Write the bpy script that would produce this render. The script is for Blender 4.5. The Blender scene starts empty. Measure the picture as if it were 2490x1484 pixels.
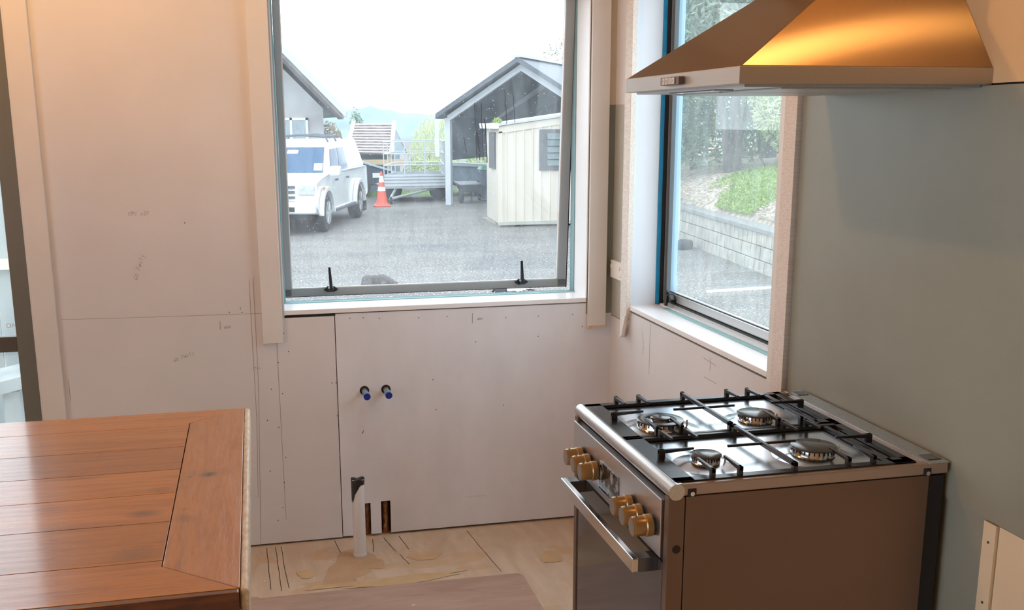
import bpy, bmesh, math, random
from mathutils import Vector, Matrix
random.seed(7)
PI = math.pi
S = bpy.context.scene
COL = S.collection

# ------------------------------------------------------------------ camera
F_PX = 2540.9
yaw, pitch, roll = -0.2240, -0.2191, -0.0046
fw = Vector((-math.sin(yaw)*math.cos(pitch), math.cos(yaw)*math.cos(pitch), math.sin(pitch)))
rt = Vector((math.cos(yaw), math.sin(yaw), 0)); up = rt.cross(fw)
r2 = rt*math.cos(roll) + up*math.sin(roll); u2 = -rt*math.sin(roll) + up*math.cos(roll)
cam_d = bpy.data.cameras.new('camera'); cam = bpy.data.objects.new('camera', cam_d); COL.objects.link(cam)
cam_d.sensor_width = 36; cam_d.sensor_fit = 'HORIZONTAL'; cam_d.lens = F_PX/2490*36
cam_d.shift_x = 45.65/2490; cam_d.shift_y = 120.93/2490; cam_d.clip_start = .02; cam_d.clip_end = 900
m = Matrix((r2, u2, -fw)).transposed().to_4x4(); m.translation = Vector((-1.3616, -3.8679, 1.5888)); cam.matrix_world = m
S.camera = cam

# ------------------------------------------------------------------ sky, lamps, exposure
S.view_settings.view_transform = 'Standard'; S.view_settings.look = 'None'
S.view_settings.gamma = 1; S.view_settings.use_curve_mapping = False
S.view_settings.exposure = 0.3
w = bpy.data.worlds.new('overcast'); S.world = w; w.use_nodes = True
bg = w.node_tree.nodes['Background']; bg.inputs[0].default_value = (.83, .92, 1.0, 1); bg.inputs[1].default_value = 3.0
LAMPS = [(-2.1, -1.15, 37), (-.12, -2.36, 6), (-3.0, -3.6, 8)]     # warm bulbs under the ceiling: x, y, watts
WARM = (1.0, .53, .17)

# ------------------------------------------------------------------ materials
def new_mat(name):
    m = bpy.data.materials.new(name); m.use_nodes = True
    nt = m.node_tree; b = nt.nodes['Principled BSDF']
    return m, nt, b
def N(nt, t, **kw):
    n = nt.nodes.new(t)
    for k, v in kw.items(): setattr(n, k, v)
    return n
def coords(nt, scale=(1, 1, 1), rot=(0, 0, 0), kind='Object'):
    tc = N(nt, 'ShaderNodeTexCoord'); mp = N(nt, 'ShaderNodeMapping')
    mp.inputs['Scale'].default_value = scale; mp.inputs['Rotation'].default_value = rot
    nt.links.new(tc.outputs[kind], mp.inputs[0]); return mp.outputs[0]
def noise(nt, vec, scale, detail=4, rough=.55, dist=0):
    n = N(nt, 'ShaderNodeTexNoise'); n.inputs['Scale'].default_value = scale; n.inputs['Detail'].default_value = detail
    n.inputs['Roughness'].default_value = rough; n.inputs['Distortion'].default_value = dist
    nt.links.new(vec, n.inputs['Vector']); return n.outputs['Fac']
def ramp(nt, fac, stops):
    r = N(nt, 'ShaderNodeValToRGB'); el = r.color_ramp.elements
    while len(el) < len(stops): el.new(.5)
    for e, (p, c) in zip(el, stops): e.position = p; e.color = (*c, 1) if len(c) == 3 else c
    nt.links.new(fac, r.inputs[0]); return r.outputs[0]
def mixc(nt, fac, a, b, mode='MIX'):
    n = N(nt, 'ShaderNodeMix', data_type='RGBA', blend_type=mode)
    for s, v in ((0, fac), (6, a), (7, b)):
        if isinstance(v, (int, float)): n.inputs[s].default_value = v
        elif isinstance(v, tuple): n.inputs[s].default_value = (*v, 1)[:4]
        else: nt.links.new(v, n.inputs[s])
    return n.outputs[2]
def bump(nt, b, h, strength=.2, dist=.002):
    n = N(nt, 'ShaderNodeBump'); n.inputs['Strength'].default_value = strength; n.inputs['Distance'].default_value = dist
    nt.links.new(h, n.inputs['Height']); nt.links.new(n.outputs[0], b.inputs['Normal'])
def mat(name, c, rough=.5, metal=0, var=0, vs=8, scale=(1, 1, 1), bmp=0, bs=60, bd=.001, aniso=0, spec=None, c2=None, coat=0):
    m, nt, b = new_mat(name)
    b.inputs['Roughness'].default_value = rough; b.inputs['Metallic'].default_value = metal
    if spec is not None: b.inputs['Specular IOR Level'].default_value = spec
    if aniso: b.inputs['Anisotropic'].default_value = aniso
    if coat: b.inputs['Coat Weight'].default_value = coat; b.inputs['Coat Roughness'].default_value = .1
    v = coords(nt, scale)
    if c2 is None: c2 = tuple(x*(1-var) for x in c)
    f = noise(nt, v, vs)
    nt.links.new(ramp(nt, f, [(.35, c2), (.65, c)]), b.inputs['Base Color'])
    if bmp: bump(nt, b, noise(nt, v, bs), bmp, bd)
    return m
M = {}
M['paint'] = mat('white_wall_paint', (.77, .755, .765), .55, var=.05, vs=3.0, scale=(1, 1, 1), bmp=.12, bs=90)
M['paint_low'] = mat('brushed_primer_daylight_tint', (.82, .83, .88), .55, var=.09, vs=2.4, scale=(2, 2, 1), bmp=.12, bs=60)  # cool daylight on the lower wall is mixed into this bluish primer
M['cream'] = mat('cream_board_paint', (.76, .64, .47), .6, var=.05, bmp=.1)
M['trim'] = mat('white_trim_paint', (.80, .78, .755), .35, var=.03, bmp=.05)
M['liner'] = mat('white_reveal_paint', (.92, .93, .95), .3, var=.02)
M['jamb'] = mat('sky_tinted_jamb_paint', (.78, .85, .93), .35, var=.02)  # copy of the white reveal paint with blue skylight mixed in
M['raw'] = mat('rough_sawn_primed_timber', (.80, .76, .73), .7, c2=(.70, .62, .575), vs=6, scale=(1, 9, 50), bmp=.35, bs=8, bd=.001)
M['raw_v'] = mat('rough_primed_casing', (.86, .83, .79), .7, c2=(.74, .68, .62), vs=8, scale=(40, 6, 20), bmp=.5, bs=5, bd=.002)
M['green'] = mat('grey_green_panel', (.30, .315, .27), .42, var=.12, vs=2.2, bmp=.12, bs=120)
M['ceil'] = mat('timber_ceiling', (.50, .33, .19), .6, var=.2, scale=(8, 1, 1))
M['far_wall'] = mat('tan_wall', (.52, .38, .26), .7)
M['dark'] = mat('dark_gap', (.02, .016, .014), .8)
M['pencil'] = mat('pencil', (.22, .19, .19), .7)
M['nail'] = mat('nail_mark', (.10, .08, .07), .7)
M['alu'] = mat('grey_aluminium', (.40, .425, .44), .4, .1, var=.03)
M['alu_door'] = mat('door_aluminium', (.20, .20, .175), .4, .2, var=.04)
M['alu_light'] = mat('pale_aluminium', (.55, .56, .56), .32, .6)
M['seal'] = mat('black_seal', (.014, .013, .016), .5)
M['tape'] = mat('blue_masking_tape', (.01, .30, .56), .6, var=.2, vs=30)
M['teal'] = mat('pale_teal_tape', (.34, .60, .64), .6, var=.06)
M['teal_d'] = mat('grey_teal_tape', (.25, .42, .46), .6, var=.1)
M['blackpl'] = mat('black_plastic', (.012, .012, .016), .28)
M['pvc'] = mat('white_pipe', (.80, .80, .82), .25, var=.03)
M['btape'] = mat('black_tape', (.02, .02, .022), .35, var=.4, vs=60, bmp=.5, bs=40)
M['copper'] = mat('brown_pipe_lagging', (.48, .23, .10), .35, .5, c2=(.20, .08, .03), vs=50)
M['cavity'] = mat('cavity_timber', (.16, .07, .03), .8, var=.6, vs=20)
M['bluecap'] = mat('blue_cap', (.01, .03, .30), .35)
M['lblue'] = mat('light_blue_fitting', (.16, .42, .75), .35)
M['brass'] = mat('fitting_metal', (.6, .55, .45), .35, .6)
M['socket'] = mat('socket_plastic', (.84, .80, .74), .35)
M['iron'] = mat('cast_iron_enamel', (.022, .022, .028), .28, 0, var=.3, vs=80, bmp=.25, bs=300, bd=.0006)
M['cap'] = mat('burner_cap_enamel', (.06, .062, .068), .16, spec=1.0)
M['knob'] = mat('satin_knob', (.42, .27, .12), .3, .7)
M['knobface'] = mat('knob_face', (.36, .33, .30), .3, .8)
M['chrome'] = mat('chrome', (.75, .75, .75), .15, 1)
M['glass_dark'] = mat('oven_glass', (.055, .055, .06), .07, 0, spec=1.0)
M['steel_body'] = mat('painted_steel_side', (.225, .155, .12), .45, .8, var=.04, bmp=.05, bs=300)
def steel(name, c, rough, aniso, axis, bstr=.06, metal=1.0):
    m, nt, b = new_mat(name)
    b.inputs['Base Color'].default_value = (*c, 1); b.inputs['Metallic'].default_value = metal
    b.inputs['Roughness'].default_value = rough; b.inputs['Anisotropic'].default_value = aniso
    sc = {'x': (2, 90, 90), 'y': (90, 2, 90), 'z': (90, 90, 2), 's': (90, 30, 2)}[axis]
    v = coords(nt, sc); f = noise(nt, v, 6, 3)
    mr = N(nt, 'ShaderNodeMapRange'); mr.inputs[3].default_value = rough*.8; mr.inputs[4].default_value = rough*1.25
    nt.links.new(f, mr.inputs[0]); nt.links.new(mr.outputs[0], b.inputs['Roughness'])
    if bstr: bump(nt, b, f, bstr, .0006)
    if aniso:   # highlight stretched across the brushing, which runs up the slope of the hood
        t = N(nt, 'ShaderNodeCombineXYZ'); t.inputs[1].default_value = .603; t.inputs[2].default_value = .797
        nt.links.new(t.outputs[0], b.inputs['Tangent'])
    return m
M['hob'] = steel('stainless_hob', (.74, .77, .82), .21, 0, 'x')
M['rim'] = steel('stainless_rim', (.60, .59, .58), .28, 0, 'y')
M['panel'] = steel('stainless_control_panel', (.62, .62, .64), .34, 0, 'y')
M['hood'] = steel('brushed_hood_steel', (.40, .29, .21), .2, 1.0, 's', 0)
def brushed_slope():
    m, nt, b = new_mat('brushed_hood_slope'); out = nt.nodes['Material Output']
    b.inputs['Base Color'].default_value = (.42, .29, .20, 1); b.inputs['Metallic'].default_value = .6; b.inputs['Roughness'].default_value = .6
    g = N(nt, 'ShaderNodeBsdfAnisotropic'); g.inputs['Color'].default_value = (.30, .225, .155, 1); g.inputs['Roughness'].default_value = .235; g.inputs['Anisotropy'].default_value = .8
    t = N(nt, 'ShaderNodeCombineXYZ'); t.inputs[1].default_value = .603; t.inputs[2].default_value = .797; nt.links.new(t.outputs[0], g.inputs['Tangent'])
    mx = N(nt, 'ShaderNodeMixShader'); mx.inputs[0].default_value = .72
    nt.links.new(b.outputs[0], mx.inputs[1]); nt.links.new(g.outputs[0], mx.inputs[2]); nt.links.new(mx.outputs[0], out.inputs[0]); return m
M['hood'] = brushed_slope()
M['hoodlip'] = steel('hood_lip_steel', (.50, .47, .44), .42, 0, 'y', .03)
M['mesh'] = mat('hood_filter', (.50, .52, .53), .4, .7, var=.1, vs=200)

def display_mat():
    m, nt, b = new_mat('clock_display'); b.inputs['Roughness'].default_value = .08
    v = coords(nt, (1, 1, 1)); f = noise(nt, v, 40, 6, .7)
    nt.links.new(ramp(nt, f, [(.5, (.012, .012, .014)), (.62, (.30, .30, .30))]), b.inputs['Base Color'])  # pale noise patches are reflections painted into the dark display
    return m
M['display'] = display_mat()

def wood(name, along, edges, base, dark, light, knots=()):
    # varnished boards: each board between two y edges gets its own tone and grain offset
    m, nt, b = new_mat(name)
    tc = N(nt, 'ShaderNodeNewGeometry'); sep = N(nt, 'ShaderNodeSeparateXYZ'); nt.links.new(tc.outputs['Position'], sep.inputs[0])
    idx = None
    for e in edges:
        g = N(nt, 'ShaderNodeMath', operation='GREATER_THAN'); g.inputs[1].default_value = e; nt.links.new(sep.outputs['Y'], g.inputs[0])
        if idx is None: idx = g.outputs[0]
        else:
            a = N(nt, 'ShaderNodeMath', operation='ADD'); nt.links.new(idx, a.inputs[0]); nt.links.new(g.outputs[0], a.inputs[1]); idx = a.outputs[0]
    mp = N(nt, 'ShaderNodeMapping'); mp.inputs['Scale'].default_value = (1.1, 16, 16) if along == 'x' else (16, 1.6, 16)
    nt.links.new(tc.outputs['Position'], mp.inputs[0]); vec = mp.outputs[0]
    if idx is not None:
        mul = N(nt, 'ShaderNodeMath', operation='MULTIPLY'); mul.inputs[1].default_value = 7.31; nt.links.new(idx, mul.inputs[0])
        add = N(nt, 'ShaderNodeVectorMath', operation='ADD'); nt.links.new(vec, add.inputs[0])
        cmb = N(nt, 'ShaderNodeCombineXYZ'); nt.links.new(mul.outputs[0], cmb.inputs[0]); nt.links.new(mul.outputs[0], cmb.inputs[2])
        nt.links.new(cmb.outputs[0], add.inputs[1]); vec = add.outputs[0]
    f1 = noise(nt, vec, 1.6, 6, .6, 1.2); f2 = noise(nt, vec, 7, 5, .7, .4)
    c = ramp(nt, f1, [(.25, dark), (.48, base), (.75, light)])
    c = mixc(nt, .35, c, ramp(nt, f2, [(.3, dark), (.6, light)]), 'MIX')
    if idx is not None:
        wn = N(nt, 'ShaderNodeTexWhiteNoise', noise_dimensions='1D'); nt.links.new(idx, wn.inputs['W'])
        mr = N(nt, 'ShaderNodeMapRange'); mr.inputs[3].default_value = .82; mr.inputs[4].default_value = 1.12; nt.links.new(wn.outputs['Value'], mr.inputs[0])
        vm = N(nt, 'ShaderNodeVectorMath', operation='SCALE'); nt.links.new(c, vm.inputs[0]); nt.links.new(mr.outputs[0], vm.inputs['Scale']); c = vm.outputs[0]
    # knot blotches
    for (kx, ky, rx, ry, amt) in knots:
        mp = N(nt, 'ShaderNodeMapping'); mp.inputs['Scale'].default_value = (1/rx, 1/ry, 0); mp.inputs['Location'].default_value = (-kx/rx, -ky/ry, 0)
        wob = N(nt, 'ShaderNodeVectorMath', operation='ADD'); nn = N(nt, 'ShaderNodeTexNoise'); nn.inputs['Scale'].default_value = 30
        nt.links.new(tc.outputs['Position'], nn.inputs['Vector']); sc_ = N(nt, 'ShaderNodeVectorMath', operation='SCALE'); sc_.inputs['Scale'].default_value = .02; nt.links.new(nn.outputs['Color'], sc_.inputs[0])
        nt.links.new(tc.outputs['Position'], wob.inputs[0]); nt.links.new(sc_.outputs[0], wob.inputs[1]); nt.links.new(wob.outputs[0], mp.inputs[0])
        ln = N(nt, 'ShaderNodeVectorMath', operation='LENGTH'); nt.links.new(mp.outputs[0], ln.inputs[0])
        c = mixc(nt, ramp(nt, ln.outputs['Value'], [(.1, (amt,)*3), (1.0, (0, 0, 0))]), c, (.06, .045, .04))
    nt.links.new(c, b.inputs['Base Color'])
    b.inputs['Roughness'].default_value = .3; b.inputs['Coat Weight'].default_value = .55; b.inputs['Coat Roughness'].default_value = .13
    bump(nt, b, noise(nt, vec, 3, 6, .7, .6), .5, .003)
    return m
EDG = (-1.853, -1.64, -1.455, -1.28, -1.09, -.885)
M['table'] = wood('varnished_rimu_boards', 'x', EDG, (.48, .175, .026), (.26, .080, .012), (.62, .26, .045), [(-1.62, -1.57, .05, .03, .7), (-1.62, -1.80, .07, .05, .45), (-1.72, -1.62, .22, .03, .35), (-1.80, -1.29, .10, .012, .5), (-1.6, -1.42, .04, .03, .3)])
M['endboard'] = wood('varnished_end_board', 'y', (), (.47, .195, .055), (.29, .10, .025), (.57, .26, .085), [(-1.49, -1.33, .026, .022, .95), (-1.49, -1.325, .075, .05, .25), (-1.535, -1.34, .008, .006, .8), (-1.535, -1.56, .008, .006, .8), (-1.53, -1.62, .03, .03, .35)])
M['edge_dark'] = mat('dark_red_table_edge', (.16, .045, .015), .3, c2=(.07, .02, .008), vs=6, scale=(2, 10, 10), coat=.4)
M['edge_pale'] = mat('worn_pale_edge', (.80, .76, .66), .45, c2=(.62, .50, .34), vs=10, scale=(10, 3, 10))

def ply(name, a, b_, stain, dirs):
    m, nt, b = new_mat(name); b.inputs['Roughness'].default_value = .62
    v = coords(nt, dirs); f = noise(nt, v, 2.2, 7, .65, .5)
    c = ramp(nt, f, [(.28, b_), (.62, a)])
    s = noise(nt, coords(nt, (1.6, 3.2, 1)), 2.6, 3, .5, .4)
    c = mixc(nt, ramp(nt, s, [(.58, (0, 0, 0)), (.64, (.55, .55, .55))]), c, stain)
    # white paint specks
    vo = N(nt, 'ShaderNodeTexVoronoi'); vo.inputs['Scale'].default_value = 9; nt.links.new(coords(nt, (1, 1.3, 1)), vo.inputs['Vector'])
    c = mixc(nt, ramp(nt, vo.outputs['Distance'], [(.04, (1, 1, 1)), (.06, (0, 0, 0))]), c, (.85, .80, .74))
    nt.links.new(c, b.inputs['Base Color']); bump(nt, b, f, .15, .001)
    return m
M['floor'] = ply('plywood_floor', (.76, .64, .50), (.62, .48, .34), (.66, .45, .24), (5, 1.2, 1))
M['sheet'] = ply('reddish_plywood_sheet', (.56, .41, .33), (.42, .28, .215), (.48, .34, .26), (1.5, 7, 1))
M['stain'] = mat('glue_stain', (.74, .56, .32), .5, c2=(.66, .48, .27), vs=14)
M['stain_o'] = mat('rust_orange_stain', (.66, .48, .31), .5, c2=(.60, .41, .24), vs=14)

def glass(name, dust, streak, col=(.90, .95, 1.0)):
    m, nt, b = new_mat(name); nt.nodes.remove(b); out = nt.nodes['Material Output']
    tr = N(nt, 'ShaderNodeBsdfTransparent'); tr.inputs[0].default_value = (.95, .965, .965, 1)
    tl = N(nt, 'ShaderNodeBsdfTranslucent'); tl.inputs[0].default_value = (*col, 1)
    gl = N(nt, 'ShaderNodeBsdfGlossy'); gl.inputs['Roughness'].default_value = .01
    v = coords(nt, streak); f = noise(nt, v, 5, 8, .75)
    r = ramp(nt, f, [(.35, (dust*.55,)*3), (.68, (dust*1.7,)*3)])
    vo = N(nt, 'ShaderNodeTexVoronoi'); vo.inputs['Scale'].default_value = 55; nt.links.new(coords(nt), vo.inputs['Vector'])
    sp = ramp(nt, vo.outputs['Distance'], [(.05, (.5,)*3), (.09, (0,)*3)])
    r = mixc(nt, 1.0, r, sp, 'ADD')
    m1 = N(nt, 'ShaderNodeMixShader'); nt.links.new(r, m1.inputs[0]); nt.links.new(tr.outputs[0], m1.inputs[1]); nt.links.new(tl.outputs[0], m1.inputs[2])
    lw = N(nt, 'ShaderNodeLayerWeight'); lw.inputs[0].default_value = .5
    pw = N(nt, 'ShaderNodeMath', operation='POWER'); pw.inputs[1].default_value = 5; nt.links.new(lw.outputs['Facing'], pw.inputs[0])
    fr = N(nt, 'ShaderNodeMath', operation='MULTIPLY_ADD'); fr.inputs[1].default_value = .9; fr.inputs[2].default_value = .035; nt.links.new(pw.outputs[0], fr.inputs[0])
    m2 = N(nt, 'ShaderNodeMixShader'); nt.links.new(fr.outputs[0], m2.inputs[0]); nt.links.new(m1.outputs[0], m2.inputs[1]); nt.links.new(gl.outputs[0], m2.inputs[2])
    nt.links.new(m2.outputs[0], out.inputs[0]); return m
M['glass'] = glass('dusty_window_glass', .04, (5, 1, 1.6))
M['glass2'] = glass('dusty_side_glass', .045, (1, 5, 1.2), (.86, .96, .93))
M['glass3'] = glass('door_glass', .06, (3, 1, 1), (.86, .97, .96))

# outdoors
M['asphalt'] = mat('asphalt', (.255, .26, .255), .9, c2=(.085, .09, .098), vs=17, bmp=.5, bs=60, bd=.01)
def asphalt():
    m, nt, b = new_mat('asphalt_chip'); b.inputs['Roughness'].default_value = .92
    f = noise(nt, coords(nt), 34, 3, .8); c = ramp(nt, f, [(.34, (.045, .044, .043)), (.50, (.165, .16, .15)), (.68, (.44, .42, .38))])
    g = noise(nt, coords(nt, (1, 2.2, 1)), .55, 3, .5); c = mixc(nt, 1.0, c, ramp(nt, g, [(.3, (.72, .74, .80)), (.7, (1.15, 1.12, 1.10))]), 'MULTIPLY')
    vo = N(nt, 'ShaderNodeTexVoronoi'); vo.inputs['Scale'].default_value = 16; nt.links.new(coords(nt), vo.inputs['Vector'])
    c = mixc(nt, ramp(nt, vo.outputs['Distance'], [(.12, (1, 1, 1)), (.2, (0, 0, 0))]), c, (.66, .66, .64))
    nt.links.new(c, b.inputs['Base Color']); bump(nt, b, f, .6, .01); return m
M['asphalt'] = asphalt()
M['line'] = mat('white_road_paint', (.86, .86, .84), .6)
M['ute'] = mat('white_car_paint', (.74, .76, .78), .25, coat=.6)
M['uteglass'] = mat('car_glass', (.03, .085, .17), .12, spec=.4)
M['tyre'] = mat('tyre_rubber', (.035, .037, .045), .75, var=.3, vs=30)
M['rimm'] = mat('wheel_rim', (.42, .43, .45), .35, .7)
M['lamp'] = mat('headlamp_lens', (.66, .69, .70), .12, .3, var=.3, vs=12)
M['greypl'] = mat('grey_plastic', (.09, .10, .12), .5)
M['amber'] = mat('amber_marker', (.75, .28, .05), .3)
M['white'] = mat('white_plastic', (.88, .88, .87), .4)
M['render'] = mat('pale_render', (.60, .61, .625), .8, c2=(.48, .46, .46), vs=1.2, bmp=.2)
M['roofmetal'] = mat('roof_metal', (.25, .27, .29), .45, var=.1)
M['fascia'] = mat('fascia_blue_grey', (.50, .56, .60), .5)
M['soffit'] = mat('soffit_brown', (.28, .25, .25), .8, var=.3, vs=4)
M['curtain'] = mat('net_curtain', (.50, .58, .62), .8, c2=(.28, .36, .42), vs=6, scale=(14, 14, 1))
M['shingle'] = mat('weathered_shingles', (.78, .72, .71), .8, c2=(.55, .47, .46), vs=6)
M['shingle_d'] = mat('shingle_shadow_board', (.30, .25, .27), .9)
M['timber'] = mat('yellow_timber', (.72, .52, .33), .7)
M['bluegrey'] = mat('blue_grey_board', (.32, .40, .47), .7, var=.2)
M['galv'] = mat('galvanised_steel', (.50, .53, .55), .45, .4, var=.15)
M['galv_w'] = mat('pale_galvanised_post', (.62, .66, .70), .6, var=.06)
M['orange'] = mat('cone_orange', (.86, .13, .08), .5)
M['cladding'] = mat('slate_blue_cladding', (.19, .23, .29), .6, var=.25, vs=2)
M['carroof'] = mat('carport_roof_sheet', (.11, .125, .15), .5, var=.1, scale=(8, 1, 1))
M['shedcream'] = mat('cream_steel_shed', (.64, .575, .49), .5, var=.03)
M['shedframe'] = mat('shed_window_frame', (.10, .10, .11), .5)
M['louvre'] = mat('louvre_glass', (.14, .19, .20), .15, var=.4, vs=6)
M['skid'] = mat('timber_skid', (.42, .38, .32), .85, var=.4, vs=4)
M['dogcoat'] = mat('grey_brown_fur', (.13, .11, .10), .7, c2=(.055, .048, .045), vs=5, bmp=.3, bs=40, bd=.004)
M['dogdark'] = mat('black_fur', (.02, .02, .022), .7)
M['dogtan'] = mat('tan_fur', (.20, .11, .06), .75)
M['dogbw'] = mat('black_and_white_fur', (.02, .02, .024), .7, c2=(.78, .77, .75), vs=3.2)
M['rampbw'] = None
M['hill'] = mat('hazed_distant_bush', (.27, .345, .38), .95, c2=(.19, .26, .29), vs=.12)  # distance haze is mixed into the hill colour
M['block'] = mat('concrete_block', (.46, .43, .385), .9, c2=(.28, .265, .245), vs=7, scale=(1, 1, .6), bmp=.8, bs=14, bd=.02)
M['blockcap'] = mat('block_cap', (.24, .24, .235), .9, var=.2)
M['mulch'] = mat('bark_mulch', (.62, .54, .45), .95, c2=(.26, .21, .18), vs=9, bmp=.8, bs=20, bd=.02)
M['bark'] = mat('tree_bark', (.15, .13, .13), .9, var=.4, vs=8, scale=(3, 3, 1), bmp=.6, bs=12, bd=.02)
M['rubber'] = mat('black_rubber_base', (.05, .055, .06), .6)
M['pole'] = mat('beige_pole', (.62, .58, .46), .4)
M['deck'] = mat('grey_fence_paling', (.42, .44, .42), .85, c2=(.26, .29, .30), vs=4, scale=(1, 1, .2))
M['rail'] = mat('cream_rail', (.78, .70, .52), .6)
M['rock'] = mat('pale_rock', (.6, .58, .55), .9, var=.3, vs=4, bmp=.6, bs=6, bd=.03)
def leafmat(name, a, b_, tl=.35):
    m, nt, b = new_mat(name); out = nt.nodes['Material Output']
    g = N(nt, 'ShaderNodeNewGeometry'); c = ramp(nt, g.outputs['Random Per Island'], [(0, b_), (1, a)])
    nt.links.new(c, b.inputs['Base Color']); b.inputs['Roughness'].default_value = .6
    t = N(nt, 'ShaderNodeBsdfTranslucent'); nt.links.new(c, t.inputs[0])
    mx = N(nt, 'ShaderNodeMixShader'); mx.inputs[0].default_value = tl
    nt.links.new(b.outputs[0], mx.inputs[1]); nt.links.new(t.outputs[0], mx.inputs[2]); nt.links.new(mx.outputs[0], out.inputs[0])
    return m
M['leaf_grey'] = leafmat('grey_green_leaves', (.36, .46, .33), (.12, .19, .15))
M['leaf_pale'] = leafmat('pale_yellow_green_leaves', (.74, .78, .48), (.34, .44, .22))
M['leaf_green'] = leafmat('bright_ground_cover', (.48, .60, .18), (.16, .27, .06))
M['leaf_red'] = leafmat('red_flower', (.75, .22, .22), (.55, .10, .12))
M['leaf_brown'] = leafmat('russet_leaves', (.55, .46, .32), (.30, .24, .18))
M['reed'] = leafmat('pale_reed_leaves', (.82, .84, .58), (.46, .54, .32))
M['grass'] = leafmat('grass', (.56, .80, .28), (.30, .55, .12))
M['bulb'] = None
def emis(name, c, s):
    m, nt, b = new_mat(name); b.inputs['Emission Color'].default_value = (*c, 1); b.inputs['Emission Strength'].default_value = s; return m
M['bulb'] = emis('warm_bulb', WARM, 12)

# ------------------------------------------------------------------ mesh helpers
def origin(o):
    v = Vector((0, 0, 0))
    while o is not None: v += o.location; o = o.parent
    return v
class MB:
    def __init__(s): s.v = []; s.f = []
    def add(s, vs, fs):
        n = len(s.v); s.v += [Vector(p) for p in vs]; s.f += [[n+i for i in f] for f in fs]; return s
    def box(s, x0, x1, y0, y1, z0, z1):
        x0, x1 = sorted((x0, x1)); y0, y1 = sorted((y0, y1)); z0, z1 = sorted((z0, z1))
        return s.add([(x0, y0, z0), (x1, y0, z0), (x1, y1, z0), (x0, y1, z0), (x0, y0, z1), (x1, y0, z1), (x1, y1, z1), (x0, y1, z1)],
                     [(0, 3, 2, 1), (4, 5, 6, 7), (0, 1, 5, 4), (1, 2, 6, 5), (2, 3, 7, 6), (3, 0, 4, 7)])
    def hexa(s, b, t):      # 4 bottom points, 4 top points
        return s.add(list(b)+list(t), [(0, 3, 2, 1), (4, 5, 6, 7), (0, 1, 5, 4), (1, 2, 6, 5), (2, 3, 7, 6), (3, 0, 4, 7)])
    def prism(s, pts, axis, a, b):  # 2D polygon extruded along an axis
        def P(p, t): return {'x': (t, p[0], p[1]), 'y': (p[0], t, p[1]), 'z': (p[0], p[1], t)}[axis]
        n = len(pts)
        return s.add([P(p, a) for p in pts]+[P(p, b) for p in pts],
                     [list(range(n))[::-1], list(range(n, 2*n))]+[(i, (i+1) % n, n+(i+1) % n, n+i) for i in range(n)])
    def tube(s, pts, r, n=10, cap=True):
        pts = [Vector(p) for p in pts]; rs = r if isinstance(r, (list, tuple)) else [r]*len(pts)
        base = len(s.v); vs = []; prev = None
        for i, p in enumerate(pts):
            d = (pts[min(i+1, len(pts)-1)]-pts[max(i-1, 0)]).normalized()
            if prev is None:
                a = Vector((0, 0, 1)) if abs(d.z) < .9 else Vector((1, 0, 0)); u = d.cross(a).normalized()
            else: u = (prev-d*prev.dot(d)).normalized()
            prev = u; v = d.cross(u)
            vs += [p+(u*math.cos(2*PI*k/n)+v*math.sin(2*PI*k/n))*rs[i] for k in range(n)]
        fs = []
        for i in range(len(pts)-1):
            for k in range(n): fs.append((i*n+k, i*n+(k+1) % n, (i+1)*n+(k+1) % n, (i+1)*n+k))
        if cap: fs += [list(range(n))[::-1], [(len(pts)-1)*n+k for k in range(n)]]
        return s.add(vs, fs)
    def lathe(s, prof, c, axis='z', n=32):   # prof: list of (radius, height)
        vs = []; c = Vector(c)
        for r_, h in prof:
            for k in range(n):
                a = 2*PI*k/n; q = (r_*math.cos(a), r_*math.sin(a))
                vs.append(c+Vector({'z': (q[0], q[1], h), 'x': (h, q[0], q[1]), 'y': (q[0], h, q[1])}[axis]))
        fs = []
        for i in range(len(prof)-1):
            for k in range(n): fs.append((i*n+k, i*n+(k+1) % n, (i+1)*n+(k+1) % n, (i+1)*n+k))
        fs += [list(range(n))[::-1], [(len(prof)-1)*n+k for k in range(n)]]
        return s.add(vs, fs)
    def ico(s, c, r, sub=2, rot=None):
        bm = bmesh.new(); bmesh.ops.create_icosphere(bm, subdivisions=sub, radius=1)
        r = r if isinstance(r, (tuple, list)) else (r, r, r)
        R = rot if rot is not None else Matrix.Identity(3)
        vs = [Vector(c)+R @ Vector((v.co.x*r[0], v.co.y*r[1], v.co.z*r[2])) for v in bm.verts]
        s.add(vs, [[v.index for v in f.verts] for f in bm.faces]); bm.free(); return s
    def build(s, name, m, parent=None, bevel=0, smooth=False, seg=2, local=False, recalc=True):
        me = bpy.data.meshes.new(name)
        off = Vector((0, 0, 0)) if (parent is None or local) else origin(parent)
        me.from_pydata([tuple(v-off) for v in s.v], [], s.f)
        if recalc:
            bm = bmesh.new(); bm.from_mesh(me); bmesh.ops.recalc_face_normals(bm, faces=bm.faces); bm.to_mesh(me); bm.free()
        o = bpy.data.objects.new(name, me); COL.objects.link(o); me.materials.append(m)
        if parent is not None: o.parent = parent
        if smooth:
            me.polygons.foreach_set('use_smooth', [True]*len(me.polygons))
            md = o.modifiers.new('edges', 'EDGE_SPLIT'); md.split_angle = math.radians(38)
        if bevel:
            b = o.modifiers.new('bevel', 'BEVEL'); b.width = bevel; b.segments = seg; b.limit_method = 'ANGLE'; b.angle_limit = math.radians(40)
        return o
def empty(name, loc=(0, 0, 0), rz=0):
    o = bpy.data.objects.new(name, None); COL.objects.link(o); o.location = loc; o.rotation_euler = (0, 0, rz); o.empty_display_size = .1; return o
def tag(o, label=None, cat=None, group=None, kind=None):
    if label: o['label'] = label
    if cat: o['category'] = cat
    if group: o['group'] = group
    if kind: o['kind'] = kind
    return o
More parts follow.
